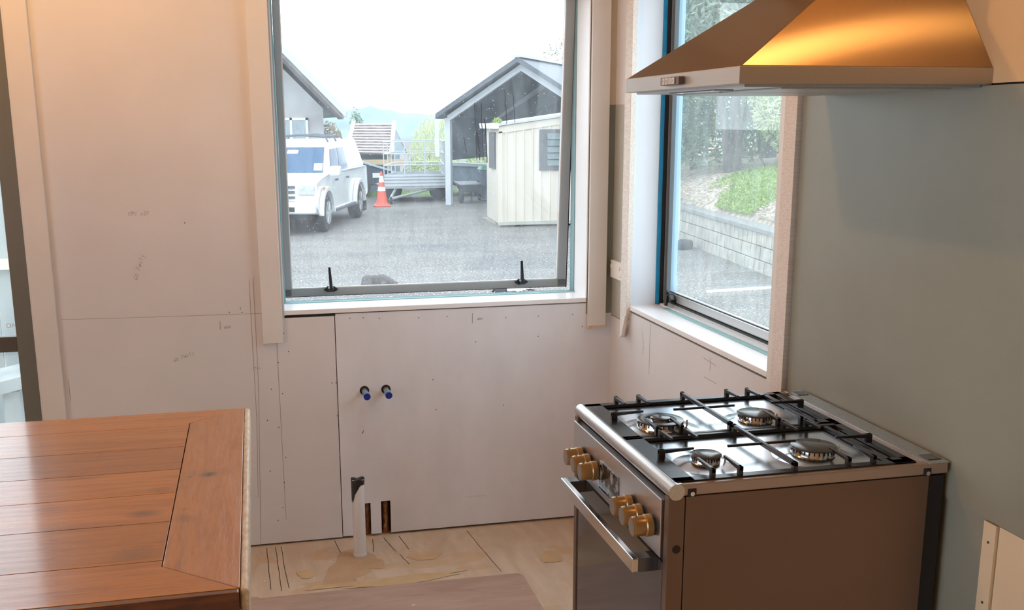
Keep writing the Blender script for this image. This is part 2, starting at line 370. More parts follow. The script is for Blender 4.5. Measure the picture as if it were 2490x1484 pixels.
def struct(o, label=None): o['kind'] = 'structure'; return tag(o, label)
def BX(name, m, b, parent=None, bevel=0): return MB().box(*b).build(name, m, parent, bevel)
def copy_tree(o, parent=None):
    c = o.copy(); COL.objects.link(c); c.parent = parent
    for ch in list(o.children): copy_tree(ch, c)
    return c

# ================================================================== THE ROOM
ZT, ZC = 2.12, 2.75         # window head, ceiling
XL, YR = -4.6, -6.0         # left wall, rear wall
fl = BX('floor', M['floor'], (XL-.1, .12, YR-.1, .12, -.05, 0)); struct(fl)
# sheet joints and saw cuts in the plywood, and glue stains
cr = MB()
for (x0, y0, x1, y1) in ((-1.378, -.02, -1.37, -.40), (-1.345, -.02, -1.333, -.42), (-1.325, -.02, -1.31, -.40), (-1.12, -.01, -1.07, -.47), (-.972, -.03, -.985, -.16), (-.93, -.03, -.90, -.17), (-.87, -.02, -.85, -.16), (-.60, -.03, -.555, -.44),
                         (-.96, -.25, -.965, -.28), (-.89, -.2, -.87, -.3)):
    d = Vector((x1-x0, y1-y0, 0)); n = Vector((-d.y, d.x, 0)).normalized()*.0012
    k = 5; P = [Vector((x0, y0, .0004))+d*i/k+n*random.uniform(-1.5, 1.5) for i in range(k+1)]
    for a, b in zip(P, P[1:]): cr.add([a-n, a+n, b+n, b-n], [(0, 1, 2, 3)])
cr.build('crack', M['dark'], fl)
BZ = [.0006]
def blotch(name, m, cx, cy, rx, ry, rot=0, z=.0008, n=40, par=None, jit=.22):
    BZ[0] += .0002; z = BZ[0]; P = []; p1, p2, p3 = [random.uniform(0, 6.28) for _ in range(3)]
    for k in range(n):
        a = 2*PI*k/n; q = 1+jit*(.7*math.sin(2*a+p1)+.5*math.sin(3*a+p2)+.3*math.sin(7*a+p3)); x, y = rx*q*math.cos(a), ry*q*math.sin(a)
        P.append((cx+x*math.cos(rot)-y*math.sin(rot), cy+x*math.sin(rot)+y*math.cos(rot), z))
    return MB().add(P+[(cx, cy, z)], [(k, (k+1) % n, n) for k in range(n)]).build(name, m, par)
blotch('stain', M['stain_o'], -1.085, -.27, .085, .15, -.25, par=fl); blotch('stain', M['stain_o'], -1.01, -.235, .05, .075, .1, .0010, par=fl)
blotch('stain', M['stain'], -.80, -.235, .075, .035, -.1, par=fl)
blotch('stain', M['stain'], -1.245, -.30, .035, .032, 0, par=fl)
blotch('stain', M['stain'], -.95, -.425, .30, .028, .05, par=fl, jit=.35)
blotch('stain', M['stain'], -.345, -.36, .035, .06, -.3, par=fl)
ps = MB().prism([(-1.47, -.449), (-1.42, -.452), (-1.405, -.468), (-.93, -.468), (-.50, -.475), (-.487, -.50), (-.49, -1.2), (-1.47, -1.2)], 'z', 0, .004).build('plywood_sheet', M['sheet'])
tag(ps, 'reddish brown thin plywood sheet laid on the paler floor in front of the sink wall', 'plywood')
BX('ceiling', M['ceil'], (XL-.1, .2, YR-.1, .2, ZC, ZC+.08)); struct(bpy.data.objects['ceiling'])

# back wall: framing behind, lining boards in front with real gaps between them
wb = MB()
T = .15
wb.box(XL-.1, -3.15, .012, T, 0, ZC).box(-3.15, -2.128, .012, T, 2.10, ZC).box(-2.128, -1.27, .012, T, 0, ZC)
wb.box(-1.27, -.106, .06, T, 0, .893).box(-1.27, -.106, .012, T, ZT, ZC).box(-.106, .15, .012, T, 0, ZC)
back = wb.build('wall_back', M['cavity']); struct(back)
a = MB()
a.box(XL, -3.15, 0, .012, .008, ZC).box(-3.15, -2.128, 0, .012, 2.10, ZC).box(-2.128, -1.27, 0, .012, .008, ZC).box(-1.27, -1.0875, 0, .012, .008, .886)
a.build('lining_board', M['paint'], back)
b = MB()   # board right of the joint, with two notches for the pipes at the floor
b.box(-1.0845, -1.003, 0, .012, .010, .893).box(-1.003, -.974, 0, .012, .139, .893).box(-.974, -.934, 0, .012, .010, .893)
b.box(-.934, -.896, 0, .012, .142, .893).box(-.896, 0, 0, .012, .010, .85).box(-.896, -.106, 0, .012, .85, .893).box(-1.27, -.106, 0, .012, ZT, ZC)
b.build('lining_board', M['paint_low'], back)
BX('painted_panel', M['green'], (-.106, 0, 0, .012, .85, 1.651), back)
BX('lining_board', M['cream'], (-.106, 0, 0, .012, 1.651, ZC), back)
# floor gap under the linings is dark, the copper waste pipes show in the notches
for x in (-.987, -.914):
    p = MB(); p.tube([(x, .035, -.02), (x, .035, .16)], .0135, 14)
    p.tube([(x-.006, .026, .0), (x-.004, .024, .03), (x+.004, .026, .055)], [.008, .010, .005], 8)
    q = p.build('copper_pipe', M['copper'], smooth=True)
    tag(q, 'brown copper pipe in the %s floor notch of the white wall' % ('left' if x < -.95 else 'right'), 'pipe', 'copper pipes in the floor notches')
# pencil lines, ticks, scribbles, nail heads on the lining
def strokes(lst, width=.0012, y=-.0006, plane='y', name='pencil_mark', m=None, par=None):
    mb = MB()
    for P in lst:
        for (u0, v0), (u1, v1) in zip(P, P[1:]):
            d = Vector((u1-u0, v1-v0)); L = d.length or 1e-6; n = Vector((-d.y, d.x))/L*width/2; e = d/L*width/2
            q = [(u0-e.x+n.x, v0-e.y+n.y), (u0-e.x-n.x, v0-e.y-n.y), (u1+e.x-n.x, v1+e.y-n.y), (u1+e.x+n.x, v1+e.y+n.y)]
            mb.add([(c[0], y, c[1]) if plane == 'y' else (y, c[0], c[1]) for c in q], [(0, 1, 2, 3)])
    return mb.build(name, m or M['pencil'], par or back)
strokes([[(-2.04, .917), (-1.90, .914)], [(-1.90, .9135), (-1.35, .908)], [(-1.389, 1.03), (-1.389, .50), (-1.40, .20)], [(-1.374, 1.04), (-1.376, .62), (-1.40, .012)], [(-1.302, .88), (-1.300, .1)], [(-2.035, .62), (-2.035, .7)]], .001, name='pencil_line')
strokes([[(-1.50, .885), (-1.501, .855)], [(-.5615, .872), (-.5625, .835)], [(-1.425, .935), (-1.425, .925)]], .0016, name='tick_mark')
def scribble(x, z, s, txt, rot=0, lean=.2):
    G = {'6': [[(.6, 1), (.1, .5), (.1, .1), (.5, 0), (.6, .35), (.15, .4)]], '0': [[(.3, .8), (.05, .4), (.3, 0), (.6, .4), (.3, .8)]],
         'P': [[(.1, 0), (.15, 1), (.6, .85), (.5, .5), (.1, .45)]], 'a': [[(.5, .5), (.1, .3), (.3, 0), (.55, .5), (.55, 0)]], 'n': [[(.1, 0), (.15, .5), (.4, .45), (.5, 0)]],
         't': [[(.3, 1), (.3, 0)], [(.1, .6), (.5, .65)]], 'r': [[(.1, 0), (.15, .5), (.45, .45)]], 'y': [[(.1, .5), (.3, .1)], [(.6, .55), (.15, -.5)]], ' ': [],
         'x': [[(.05, .5), (.5, 0)], [(.05, 0), (.5, .5)]], '2': [[(.1, .8), (.4, .95), (.5, .6), (.1, 0), (.6, .05)]], 'F': [[(.1, 0), (.1, 1), (.6, 1)], [(.1, .5), (.5, .55)]], 'C': [[(.6, .9), (.1, .6), (.15, .1), (.6, .1)]]}
    L = []
    for i, ch in enumerate(txt):
        for st in G[ch]:
            P = []
            for (u, v) in st:
                u = (i*.75+u+v*lean)*s; v = v*s; P.append((x+u*math.cos(rot)-v*math.sin(rot), z+u*math.sin(rot)+v*math.cos(rot)))
            L.append(P)
    return L
sc = scribble(-1.487, .858, .011, '600') + scribble(-.543, .846, .010, '600') + scribble(-1.775, 1.045, .016, '60 Panty', 1.25) \
    + scribble(-1.67, .742, .013, '60 Panty', .35) + scribble(-1.79, 1.275, .014, 'CPC x2F', 0) + scribble(-1.387, .71, .02, '2', -1.4)
strokes(sc, .0009, name='pencil_writing')
nails = MB()
for (x, z) in [(-1.60, 1.245), (-1.465, .917), (-1.42, .915), (-1.275, .83), (-1.26, .76), (-1.30, .72), (-1.29, .60), (-1.31, .47), (-1.29, .35), (-1.30, .25), (-1.31, .15), (-1.105, .63), (-1.09, .63), (-1.09, .50),
               (-1.03, .875), (-.98, .875), (-.92, .87), (-.77, .865), (-.66, .865), (-.43, .85), (-.30, .85), (-.16, .85), (-.55, .76), (-.30, .77), (-.72, .62), (-.71, .50), (-.44, .50), (-.12, .8), (-1.33, .62), (-1.35, .5), (-1.35, .3), (-1.33, .1)]:
    nails.lathe([(.0022, -.0008), (.0016, .0)], (x, 0, z), 'y', 8)
nails.build('nail_head', M['nail'], back)
# smudges brushed on the primer
for (x, z, rx, rz_) in ((-.55, .13, .05, .004), (-1.00, .48, .02, .05), (-.99, .40, .018, .035)): 
    P = [(x+rx*math.cos(2*PI*k/18)*random.uniform(.7, 1.2), -.0004, z+rz_*math.sin(2*PI*k/18)*random.uniform(.7, 1.2)) for k in range(18)]
    MB().add(P, [list(range(18))]).build('paint_smudge', mat('grey_smudge', (.745, .75, .78), .6), back)

# right wall
rw = MB()
rw.box(.004, T, -.209, .012, 0, ZC).box(.004, T, -1.322, -.209, 0, .893).box(.004, T, -1.322, -.209, ZT, ZC).box(.004, T, YR, -1.322, 0, ZC)
right = rw.build('wall_right', M['dark']); struct(right)
c = MB(); c.box(0, .004, -.209, 0, .006, .84).box(0, .004, -1.322, -.209, .006, .889).box(0, .004, -1.322, 0, ZT, ZC).box(0, .004, -.209, 0, 1.651, ZT).box(0, .004, -1.36, -1.322, .006, ZC)
c.build('lining_board', M['paint'], right)
BX('painted_panel', mat('skylit_grey_panel', (.52, .53, .48), .45, var=.05), (0, .004, -.209, 0, .843, 1.651), right)  # strip of the grey panel, strong skylight painted in as a paler grey
BX('painted_panel', M['green'], (-.006, .004, -4.6, -1.4225, .832, 1.652), right)
BX('lining_board', M['green'], (0, .004, -2.214, -1.42, .006, .829), right)
BX('batten', M['cream'], (-.008, .004, -2.2505, -2.216, .006, .829), right)
BX('lining_board', M['cream'], (-.002, .004, YR, -2.253, .006, .829), right)
BX('lining_board', mat('lamplit_cream_paint', (.74, .53, .31), .5, var=.04, bmp=.1), (0, .004, YR, -1.36, 1.656, ZC), right)  # cream wall with the orange lamp glow put into its colour
nb = MB()
for (y, z) in ((-2.233, .79), (-2.234, .665), (-2.236, .4)): nb.lathe([(.003, -.009), (.003, -.0075)], (0, y, z), 'x', 8)
nb.build('nail_head', M['nail'], right)
strokes([[(-.34, .84), (-.36, .80)], [(-.36, .79), (-.35, .76)], [(-.88, .86), (-.97, .855)], [(-.93, .87), (-.93, .83)], [(-.89, .80), (-.98, .80)], [(-.42, .7), (-.42, .88)]], .0014, -.0006, 'x', 'pencil_mark', None, right)

# unseen walls; the left one has an opening added to let daylight in
lw = MB(); lw.box(XL-.12, XL, YR, .012, 0, .06).box(XL-.12, XL, YR, .012, 2.0, ZC).box(XL-.12, XL, YR, -5.3, .06, 2.0).box(XL-.12, XL, -2.1, .012, .06, 2.0)
struct(lw.build('wall_left', M['far_wall']))
rr = MB().box(XL-.12, .15, YR-.12, YR, 0, ZC)
struct(rr.build('wall_rear', M['far_wall']))

# trims (casings)
struct(BX('trim_1', M['trim'], (-1.351, -1.278, -.02, 0, .797, ZC), bevel=.0015))
struct(BX('trim_2', M['trim'], (-.101, -.030, -.02, 0, .795, ZC), bevel=.0015))
BX('bare_timber_end', mat('bare_pine_end', (.62, .43, .24), .7, c2=(.75, .66, .52), vs=30), (-.1005, -.0305, -.0206, -.001, .7945, .806), bpy.data.objects['trim_2'])
struct(BX('trim_3', M['trim'], (-2.126, -2.053, -.02, 0, 0, ZC), bevel=.0015))
t4 = MB().prism([(-.155, ZC), (-.222, ZC), (-.222, .885), (-.205, .86), (-.212, .845), (-.168, .785), (-.155, .80)], 'x', -.02, 0).build('trim_4', M['raw_v'], bevel=.001); struct(t4)
MB().hexa([(-.034, -.19, .79), (-.020, -.19, .79), (-.020, -.212, .80), (-.034, -.212, .80)], [(-.022, -.185, .865), (-.012, -.185, .865), (-.012, -.215, .875), (-.022, -.215, .875)]).build('split_end', M['raw_v'], t4)
struct(BX('trim_5', M['raw'], (-.02, 0, -1.4175, -1.355, .02, ZC), bevel=.001))
struct(BX('trim_6', M['trim'], (-.014, .006, -1.356, -1.322, .893, ZC)))

# ------------------------------------------------------------------ back window
W1 = struct(empty('window_1', (-.69, .1, .913)))
s_ = MB().box(-1.27, -.106, -.004, .15, .897, .915).build('window_sill', M['liner'], W1, .002)
l_ = MB().box(-1.272, -1.268, -.002, .16, .893, ZT).box(-.104, -.088, .0, .16, .915, ZT).box(-1.27, -.09, 0, .16, ZT-.012, ZT).build('jamb_liner', M['liner'], W1)
BX('jamb_liner', M['liner'], (-.1085, -.104, -.004, .155, .915, ZT), W1)
strokes([[(-1.268, .8945), (-1.0865, .8905)]], .006, -.0008, name='gap', m=M['dark'], par=W1)
strokes([[(-1.08, .895), (-.106, .8955)]], .0012, -.0045, name='joint_line', m=M['pencil'], par=W1)
f = MB().box(-1.268, -1.258, .15, .20, .915, ZT).box(-.112, -.1045, .15, .20, .915, ZT).box(-1.268, -.1045, .15, .20, .905, .9165).box(-1.268, -.1045, .15, .20, ZT-.03, ZT)
f.build('window_frame', M['teal_d'], W1)
BX('sealant_bead', M['teal'], (-1.262, -.108, .140, .151, .914, .9185), W1)
# awning sash hinged at the head, pushed out at the foot
zt = 2.09; ang = math.atan2(.100, zt-.92)
def sash_pts(x0, x1, z0, z1, d0, d1):
    out = []
    for z in (z0, z1):
        for (x, d) in ((x0, d0), (x1, d0), (x1, d1), (x0, d1)):
            L = zt-z; out.append((x, .155+L*math.sin(ang)+d*math.cos(ang), zt-L*math.cos(ang)+d*math.sin(ang)*0))
    return out
def sbox(mb, x0, x1, z0, z1, d0=0, d1=.035): P = sash_pts(x0, x1, z0, z1, d0, d1); mb.hexa(P[:4], P[4:]); return mb
sx0, sx1 = -1.256, -.113
mb = MB(); sbox(mb, sx0, sx0+.026, .915, zt); sbox(mb, sx1-.036, sx1, .915, zt); sbox(mb, sx0, sx1, .919, .950); sbox(mb, sx0, sx1, zt-.04, zt)
sash = mb.build('sash', M['alu'], W1, .0015)
mb = MB(); sbox(mb, sx0+.024, sx1-.034, .948, zt-.03, .014, .019); mb.build('glass_pane', M['glass'], sash)
mb = MB(); sbox(mb, sx0+.026, sx0+.029, .95, zt-.04, .004, .012); sbox(mb, sx1-.039, sx1-.036, .95, zt-.04, .004, .012); sbox(mb, sx0+.026, sx1-.036, .950, .953, .004, .012); mb.build('glazing_bead', M['white'], sash)
mb = MB(); sbox(mb, sx1, sx1+.006, .913, zt, .006, .03); sbox(mb, sx0, sx1+.006, .916, .919, .006, .03); mb.build('rubber_seal', M['seal'], sash)
rd = random.Random(4); mb = MB()
for (x, z0, z1, wd) in ((-.503, 1.66, 1.44, .0012), (-.478, 1.66, 1.44, .0014), (-.462, 1.60, 1.43, .0018), (-.492, 1.55, 1.44, .0016), (-.385, 1.71, 1.58, .0011), (-.352, 1.70, 1.585, .0011), (-.545, 1.53, 1.47, .0009)):
    n_ = 14; P = [(x+rd.uniform(-.0015, .0015)+.012*i/n_, z0+(z1-z0)*i/n_) for i in range(n_+1)]
    for (xa_, za_), (xb_, zb2) in zip(P, P[1:]):
        def g_(x, z, d): L = zt-z; return (x, .155+L*math.sin(ang)+d, zt-L*math.cos(ang))
        mb.hexa([g_(xa_-wd, za_, .0120), g_(xa_+wd, za_, .0120), g_(xa_+wd, za_, .0134), g_(xa_-wd, za_, .0134)], [g_(xb_-wd, zb2, .0120), g_(xb_+wd, zb2, .0120), g_(xb_+wd, zb2, .0134), g_(xb_-wd, zb2, .0134)])
mb.build('drip_mark', mat('grimy_drip', (.07, .09, .12), .6), sash)
def latch(x, par):
    # cast latch: base plate, cam and an upright tapered lever
    yb = .155+(zt-.93)*math.sin(ang)
    b = MB(); b.prism([(x-.026, .945), (x-.026, .951), (x-.012, .962), (x+.012, .962), (x+.027, .951), (x+.027, .945), (x+.012, .938), (x-.012, .938)], 'y', yb-.010, yb+.004)
    o = b.build('window_latch', M['blackpl'], par, .002)
    b = MB().hexa([(x-.006, yb-.030, .955), (x+.007, yb-.030, .955), (x+.007, yb-.014, .955), (x-.006, yb-.014, .955)], [(x-.009, yb-.036, 1.040), (x+.0, yb-.036, 1.040), (x+.0, yb-.026, 1.040), (x-.009, yb-.026, 1.040)])
    b.build('lever', M['blackpl'], o, .002)
    b = MB().lathe([(.009, -.034), (.012, -.02), (.014, -.008)], (x, yb, .951), 'y', 14); b.build('latch_cam', M['blackpl'], o, smooth=True)
latch(-1.079, sash); latch(-.305, sash)

# ------------------------------------------------------------------ side window
W2 = struct(empty('window_2', (.1, -.765, .913)))
BX('window_sill', M['liner'], (-.006, .15, -1.325, -.209, .897, .915), W2, .002)
BX('jamb_liner', M['jamb'], (-.004, .15, -.2115, -.205, .915, ZT), W2)
BX('jamb_liner', M['liner'], (0, .15, -1.325, -1.318, .915, ZT), W2)
BX('jamb_liner', M['liner'], (0, .15, -1.32, -.209, ZT-.01, ZT), W2)
strokes([[(-1.32, .8955), (-.212, .8955)]], .0016, -.0066, 'x', 'joint_line', M['pencil'], W2)
BX('blue_masking_tape', M['tape'], (.098, .127, -.2160, -.2118, .917, ZT), W2)
mb = MB(); mb.prism([(-.006+.112, 1.20), (.100, 1.215), (.097, 1.29), (.108, 1.33)], 'y', -.2165, -.2125); mb.build('tape_flap', M['tape'], W2)
mb = MB().box(.128, .155, -.222, -.2115, .915, ZT).box(.128, .155, -1.32, -.2115, .915, .930).box(.128, .155, -1.32, -.2115, ZT-.02, ZT).box(.128, .155, -1.32, -1.30, .915, ZT)
mb.build('window_frame', M['alu_light'], W2)
BX('rubber_seal', M['seal'], (.112, .129, -.2165, -.2118, .915, ZT), W2)
BX('rubber_seal', M['seal'], (.138, .158, -.236, -.222, .922, ZT), W2)
BX('pale_teal_tape', M['teal'], (.088, .112, -1.31, -.30, .9155, .9168), W2)
BX('pale_bead', M['liner'], (.112, .128, -1.31, -.225, .915, .921), W2)
BX('rubber_seal', M['seal'], (.1285, .150, -1.31, -.235, .930, .936), W2)
sh = MB().box(.132, .162, -1.31, -1.28, .937, ZT-.02).box(.132, .162, -1.31, -.240, .937, .970).box(.132, .162, -1.31, -.240, ZT-.05, ZT-.02)
sash2 = sh.build('sash', M['alu_light'], W2, .004)
BX('sash_stile', mat('sky_tinted_sash_stile', (.26, .40, .50), .45), (.132, .162, -.262, -.240, .937, ZT-.02), sash2, .003)  # blue sky reflected in the stile is painted as its colour
BX('glass_pane', M['glass2'], (.145, .149, -1.29, -.25, .965, ZT-.03), sash2)
BX('rubber_seal', M['seal'], (.1305, .136, -1.31, -.27, .970, .9735), sash2)
BX('edge_bead', mat('sky_tinted_sash_edge', (.28, .43, .54), .4), (.128, .1325, -.285, -.246, .975, ZT-.03), sash2)  # thin strip carrying the same painted sky reflection
lt = MB().prism([(-.300, .940), (-.335, .938), (-.338, .952), (-.318, .966), (-.298, .968)], 'x', .108, .130).build('window_latch', M['blackpl'], sash2, .002)
MB().hexa([(.098, -.300, .925), (.108, -.300, .925), (.108, -.312, .925), (.098, -.312, .925)], [(.104, -.296, .966), (.114, -.296, .966), (.114, -.310, .966), (.104, -.310, .966)]).build('lever', M['blackpl'], lt, .002)

# ------------------------------------------------------------------ glazed door at the left edge
D = struct(empty('door_1', (-2.6, .05, 0)))
fr = MB().box(-2.197, -2.133, .02, .075, 0, 2.09).box(-3.14, -3.07, .02, .075, 0, 2.09).box(-3.14, -2.133, .02, .075, 2.02, 2.09).box(-3.14, -2.133, .02, .075, 0, .07)
fr.build('door_frame', M['alu_door'], D, .002)
BX('midrail', mat('bronze_midrail', (.115, .10, .085), .45, .2), (-3.08, -2.197, .025, .07, .803, .858), D, .002)
MB().box(-3.08, -2.195, .045, .05, .07, .803).box(-3.08, -2.195, .045, .05, .858, 2.03).build('glass_pane', M['glass3'], D)
BX('door_jamb', M['trim'], (-2.133, -2.126, -.012, .15, 0, 2.10), D)
t = bpy.data.curves.new('sticker', 'FONT'); t.body = 'ON'; t.size = .022; t.extrude = .0002
to = bpy.data.objects.new('glass_lettering', t); COL.objects.link(to)
dg = bpy.context.evaluated_depsgraph_get(); me = bpy.data.meshes.new_from_object(to.evaluated_get(dg)); bpy.data.objects.remove(to)
to = bpy.data.objects.new('glass_lettering', me); COL.objects.link(to); me.materials.clear(); me.materials.append(M['white']); to.parent = D
to.location = Vector((-2.232, .044, .888))-Vector(D.location); to.rotation_euler = (PI/2, 0, 0)

# ------------------------------------------------------------------ socket, pipes
so = tag(empty('wall_socket', (0, -.09, 1.03)), 'white double power socket on the side wall by the room corner', 'socket')
BX('faceplate', M['socket'], (-.017, 0, -.152, -.026, .997, 1.066), so, .003)
for y in (-.045, -.130): BX('switch', M['white'], (-.022, -.016, y-.005, y+.005, 1.036, 1.050), so, .001)
for y, z in ((-.036, 1.055), (-.142, 1.012)): MB().lathe([(.003, -.0185), (.003, -.016)], (0, y, z), 'x', 10).build('screw', M['chrome'], so)
def tap(x, lab):
    e = tag(empty('tap_pipe', (x, 0, .592)), lab, 'pipe', 'capped water pipes in the sink wall')
    MB().lathe([(.018, -.0015), (.018, .002)], (x+.001, 0, .593), 'y', 20).build('wall_hole', M['dark'], e)
    d = Vector((.004, -.09, -.010)).normalized(); p0 = Vector((x, .02, .594))
    MB().tube([p0, p0+d*.055], .0105, 16).build('pipe', M['brass'], e, smooth=True)
    MB().tube([p0+d*.050, p0+d*.085], [.0125, .0125], 16).build('coupling', M['lblue'], e, smooth=True)
    MB().tube([p0+d*.083, p0+d*.088], [.0132, .0132], 16).build('end_cap', M['bluecap'], e, smooth=True)
tap(-.985, 'left of two blue capped water pipes poking from the white wall')
tap(-.903, 'right of two blue capped water pipes poking from the white wall')
e = tag(empty('waste_pipe', (-1.037, -.177, 0)), 'upright white plastic waste pipe rising from the plywood floor, top taped black', 'pipe')
MB().lathe([(.0255, 0), (.0255, .012), (.0235, .014), (.0235, .300), (.022, .302), (.012, .300)], (-1.037, -.177, 0), 'z', 28).build('pipe', M['pvc'], e, smooth=True)
n = 26; P = []; Q = []
for k in range(n):
    a_ = 2*PI*k/n; low = .296-.012-.045*max(0, math.cos(a_-PI*1.08))-.03*max(0, math.cos(a_-PI*1.05))**6*(1+.5*math.sin(7*a_))
    P.append((-1.037+.0248*math.cos(a_), -.177+.0248*math.sin(a_), low)); Q.append((-1.037+.0252*math.cos(a_), -.177+.0252*math.sin(a_), .304+.003*math.sin(3*a_)))
mb = MB().add(P+Q, [(k, (k+1) % n, n+(k+1) % n, n+k) for k in range(n)]); mb.add(Q+[(-1.037, -.177, .301)], [(k, (k+1) % n, n) for k in range(n)])
mb.build('black_tape', M['btape'], e)
mb = MB(); mb.lathe([(.032, 0), (.032, .002), (.026, .004)], (-1.037, -.177, 0), 'z', 20).build('floor_seal', mat('old_sealant', (.55, .42, .32), .8), e)

# ------------------------------------------------------------------ table
TB = tag(empty('dining_table', (-2.3, -1.38, 0)), 'varnished reddish brown plank table with mitred end board and pale worn edge', 'table')
TZ, TH = .75, .045
mb = MB(); g = .0012
ys = (-1.853, -1.64, -1.455, -1.28, -1.09, -.885)
xe = -1.5705; X0 = -3.25
ysx = list(ys)
for y0, y1 in zip(ysx, ysx[1:]): mb.box(X0+.15, xe-g, y0+g, y1-g, TZ-TH, TZ)
mb.prism([(X0, -2.016), (-1.424, -2.016), (xe-.002, -1.8835), (X0+.15, -1.8835+.03), (X0+.15, -1.856), (xe-g, -1.856), (xe-.001, -1.885)][:2]+[(xe-g, -1.882), (xe-g, -1.853-g), (X0+.15, -1.853-g), (X0, -1.99)], 'z', TZ-TH, TZ)
mb.prism([(X0, -.735), (-1.418, -.735), (xe-g, -.862), (xe-g, -.885+g), (X0+.15, -.885+g), (X0, -.75)], 'z', TZ-TH, TZ)
top = mb.build('tabletop', M['table'], TB, .0005)
mb = MB().prism([(xe+g, -1.882), (xe+g, -.864), (-1.4195, -.737), (-1.4225, -2.013)], 'z', TZ-TH, TZ); mb.build('end_board', M['endboard'], TB, .0012)
mb = MB().prism([(X0+.001, -1.96), (X0+.001, -.79), (X0+.148, -.89), (X0+.148, -1.85)], 'z', TZ-TH, TZ); mb.build('end_board', M['endboard'], TB, .0012)
mb = MB().hexa([(-1.424, -2.022, TZ-.07), (-1.406, -2.022, TZ-.07), (-1.402, -.735, TZ-.07), (-1.420, -.735, TZ-.07)], [(-1.4220, -2.022, TZ-.001), (-1.406, -2.022, TZ-.001), (-1.402, -.735, TZ-.001), (-1.4190, -.735, TZ-.001)])
tag(mb.build('edge_strip', M['edge_pale'], TB, .006, seg=3), 'pale worn wooden edge strip')
mb = MB().box(X0, -1.424, -2.034, -2.0162, TZ-.075, TZ-.0006); tag(mb.build('front_edge', M['edge_dark'], TB, .0025), 'dark red brown front edge')
mb = MB().box(X0, -1.424, -.7345, -.728, TZ-.06, TZ-.003); mb.build('back_edge', M['edge_dark'], TB, .002)
for y in (-1.94, -.84): BX('apron', M['edge_dark'], (X0+.08, -1.50, y, y+.025, TZ-.14, TZ-TH), TB)
for x in (X0+.11, -1.53):
    for y in (-1.90, -.855):
        MB().hexa([(x-.028, y-.028, 0), (x+.028, y-.028, 0), (x+.028, y+.028, 0), (x-.028, y+.028, 0)], [(x-.04, y-.04, TZ-TH), (x+.04, y-.04, TZ-TH), (x+.04, y+.04, TZ-TH), (x-.04, y+.04, TZ-TH)]).build('leg', M['edge_dark'], TB, .004)

# ------------------------------------------------------------------ cooker
CK = tag(empty('gas_cooker', (-.33, -1.805, 0)), 'stainless steel freestanding gas cooker with four burners against the grey green wall', 'cooker')
Y0, Y1 = -2.105, -1.505
BX('side_panel', M['steel_body'], (-.5825, -.056, Y0, Y0+.012, .05, .887), CK, .001)
BX('side_panel', M['steel_body'], (-.5825, -.056, Y1-.012, Y1, .05, .887), CK, .001)
BX('front_post', M['steel_body'], (-.618, -.5845, Y0, Y0+.02, .05, .887), CK, .001)
BX('front_post', M['steel_body'], (-.618, -.5845, Y1-.02, Y1, .05, .887), CK, .001)
BX('inner_body', M['seal'], (-.600, -.058, Y0+.004, Y1-.004, .05, .886), CK)
BX('back_panel', M['seal'], (-.058, -.018, Y0+.006, Y1-.006, .05, .884), CK)
MB().box(-.58, -.07, Y0+.03, Y1-.03, 0, .05).build('plinth', M['seal'], CK)
MB().lathe([(.0085, -.0008), (.0085, .001)], (-.599, Y0, .781), 'y', 20).build('plug_hole', M['dark'], CK)
for x in (-.571, -.062):
    sb = BX('screw_tab', M['seal'], (x-.009, x+.009, Y0-.0012, Y0+.001, .886, .903), CK, .001)
    MB().lathe([(.0045, -.004), (.0045, -.001)], (x, Y0, .893), 'y', 12).build('screw', M['chrome'], sb)
# rim: side and back edges with rounded bullnose front
mb = MB().box(-.60, -.014, Y0, Y0+.02, .8885, .912).box(-.60, -.014, Y1-.02, Y1, .8885, .912).box(-.058, -.014, Y0+.02, Y1-.02, .89, .912)
mb.build('side_rim', mat('warm_steel_rim', (.42, .34, .29), .38, .55), CK, .003)
BX('top_strip', M['rim'], (-.058, -.012, Y0, Y1, .911, .913), CK)
mb = MB().tube([(-.602, Y0-.0006, .8975), (-.602, Y1+.0006, .8975)], .0165, 24); mb.box(-.602, -.590, Y0+.003, Y1-.003, .886, .9130); mb.build('front_rim', M['rim'], CK, smooth=True)
for y in (Y0+.035, Y1-.035): BX('lid_hinge_slot', M['cap'], (-.048, -.018, y-.016, y+.016, .912, .9145), CK)
# hob tray
mb = MB().box(-.600, -.056, Y0+.006, Y1-.006, .8895, .9065); mb.build('hob', M['hob'], CK, .003)
# control panel
BX('control_panel', M['panel'], (-.622, -.602, Y0+.028, Y1-.004, .754, .8745), CK, .0015)
BX('panel_shadow_gap', M['seal'], (-.612, -.60, Y0+.002, Y1-.002, .744, .880), CK)
BX('clock_display', M['display'], (-.6245, -.6215, -1.838, -1.712, .772, .838), CK, .0005)
def knob(y):
    k = MB().lathe([(.0225, -.628), (.0225, -.640), (.0205, -.642), (.0200, -.664), (.0185, -.667), (.0165, -.667)], (0, y, .809), 'x', 28).build('knob', M['knob'], CK, smooth=True)
    MB().lathe([(.0165, -.6674), (.0150, -.6665)], (0, y, .809), 'x', 28).build('knob_face', M['knobface'], k)
    MB().lathe([(.0205, -.622), (.0205, -.629)], (0, y, .809), 'x', 24).build('knob_collar', M['seal'], k)
    MB().box(-.6600, -.6560, y-.0015, y+.0015, .8288, .8296).build('pointer_mark', M['seal'], k)
for y in (-1.590, -1.645, -1.700, -1.925, -1.982, -2.040): knob(y)
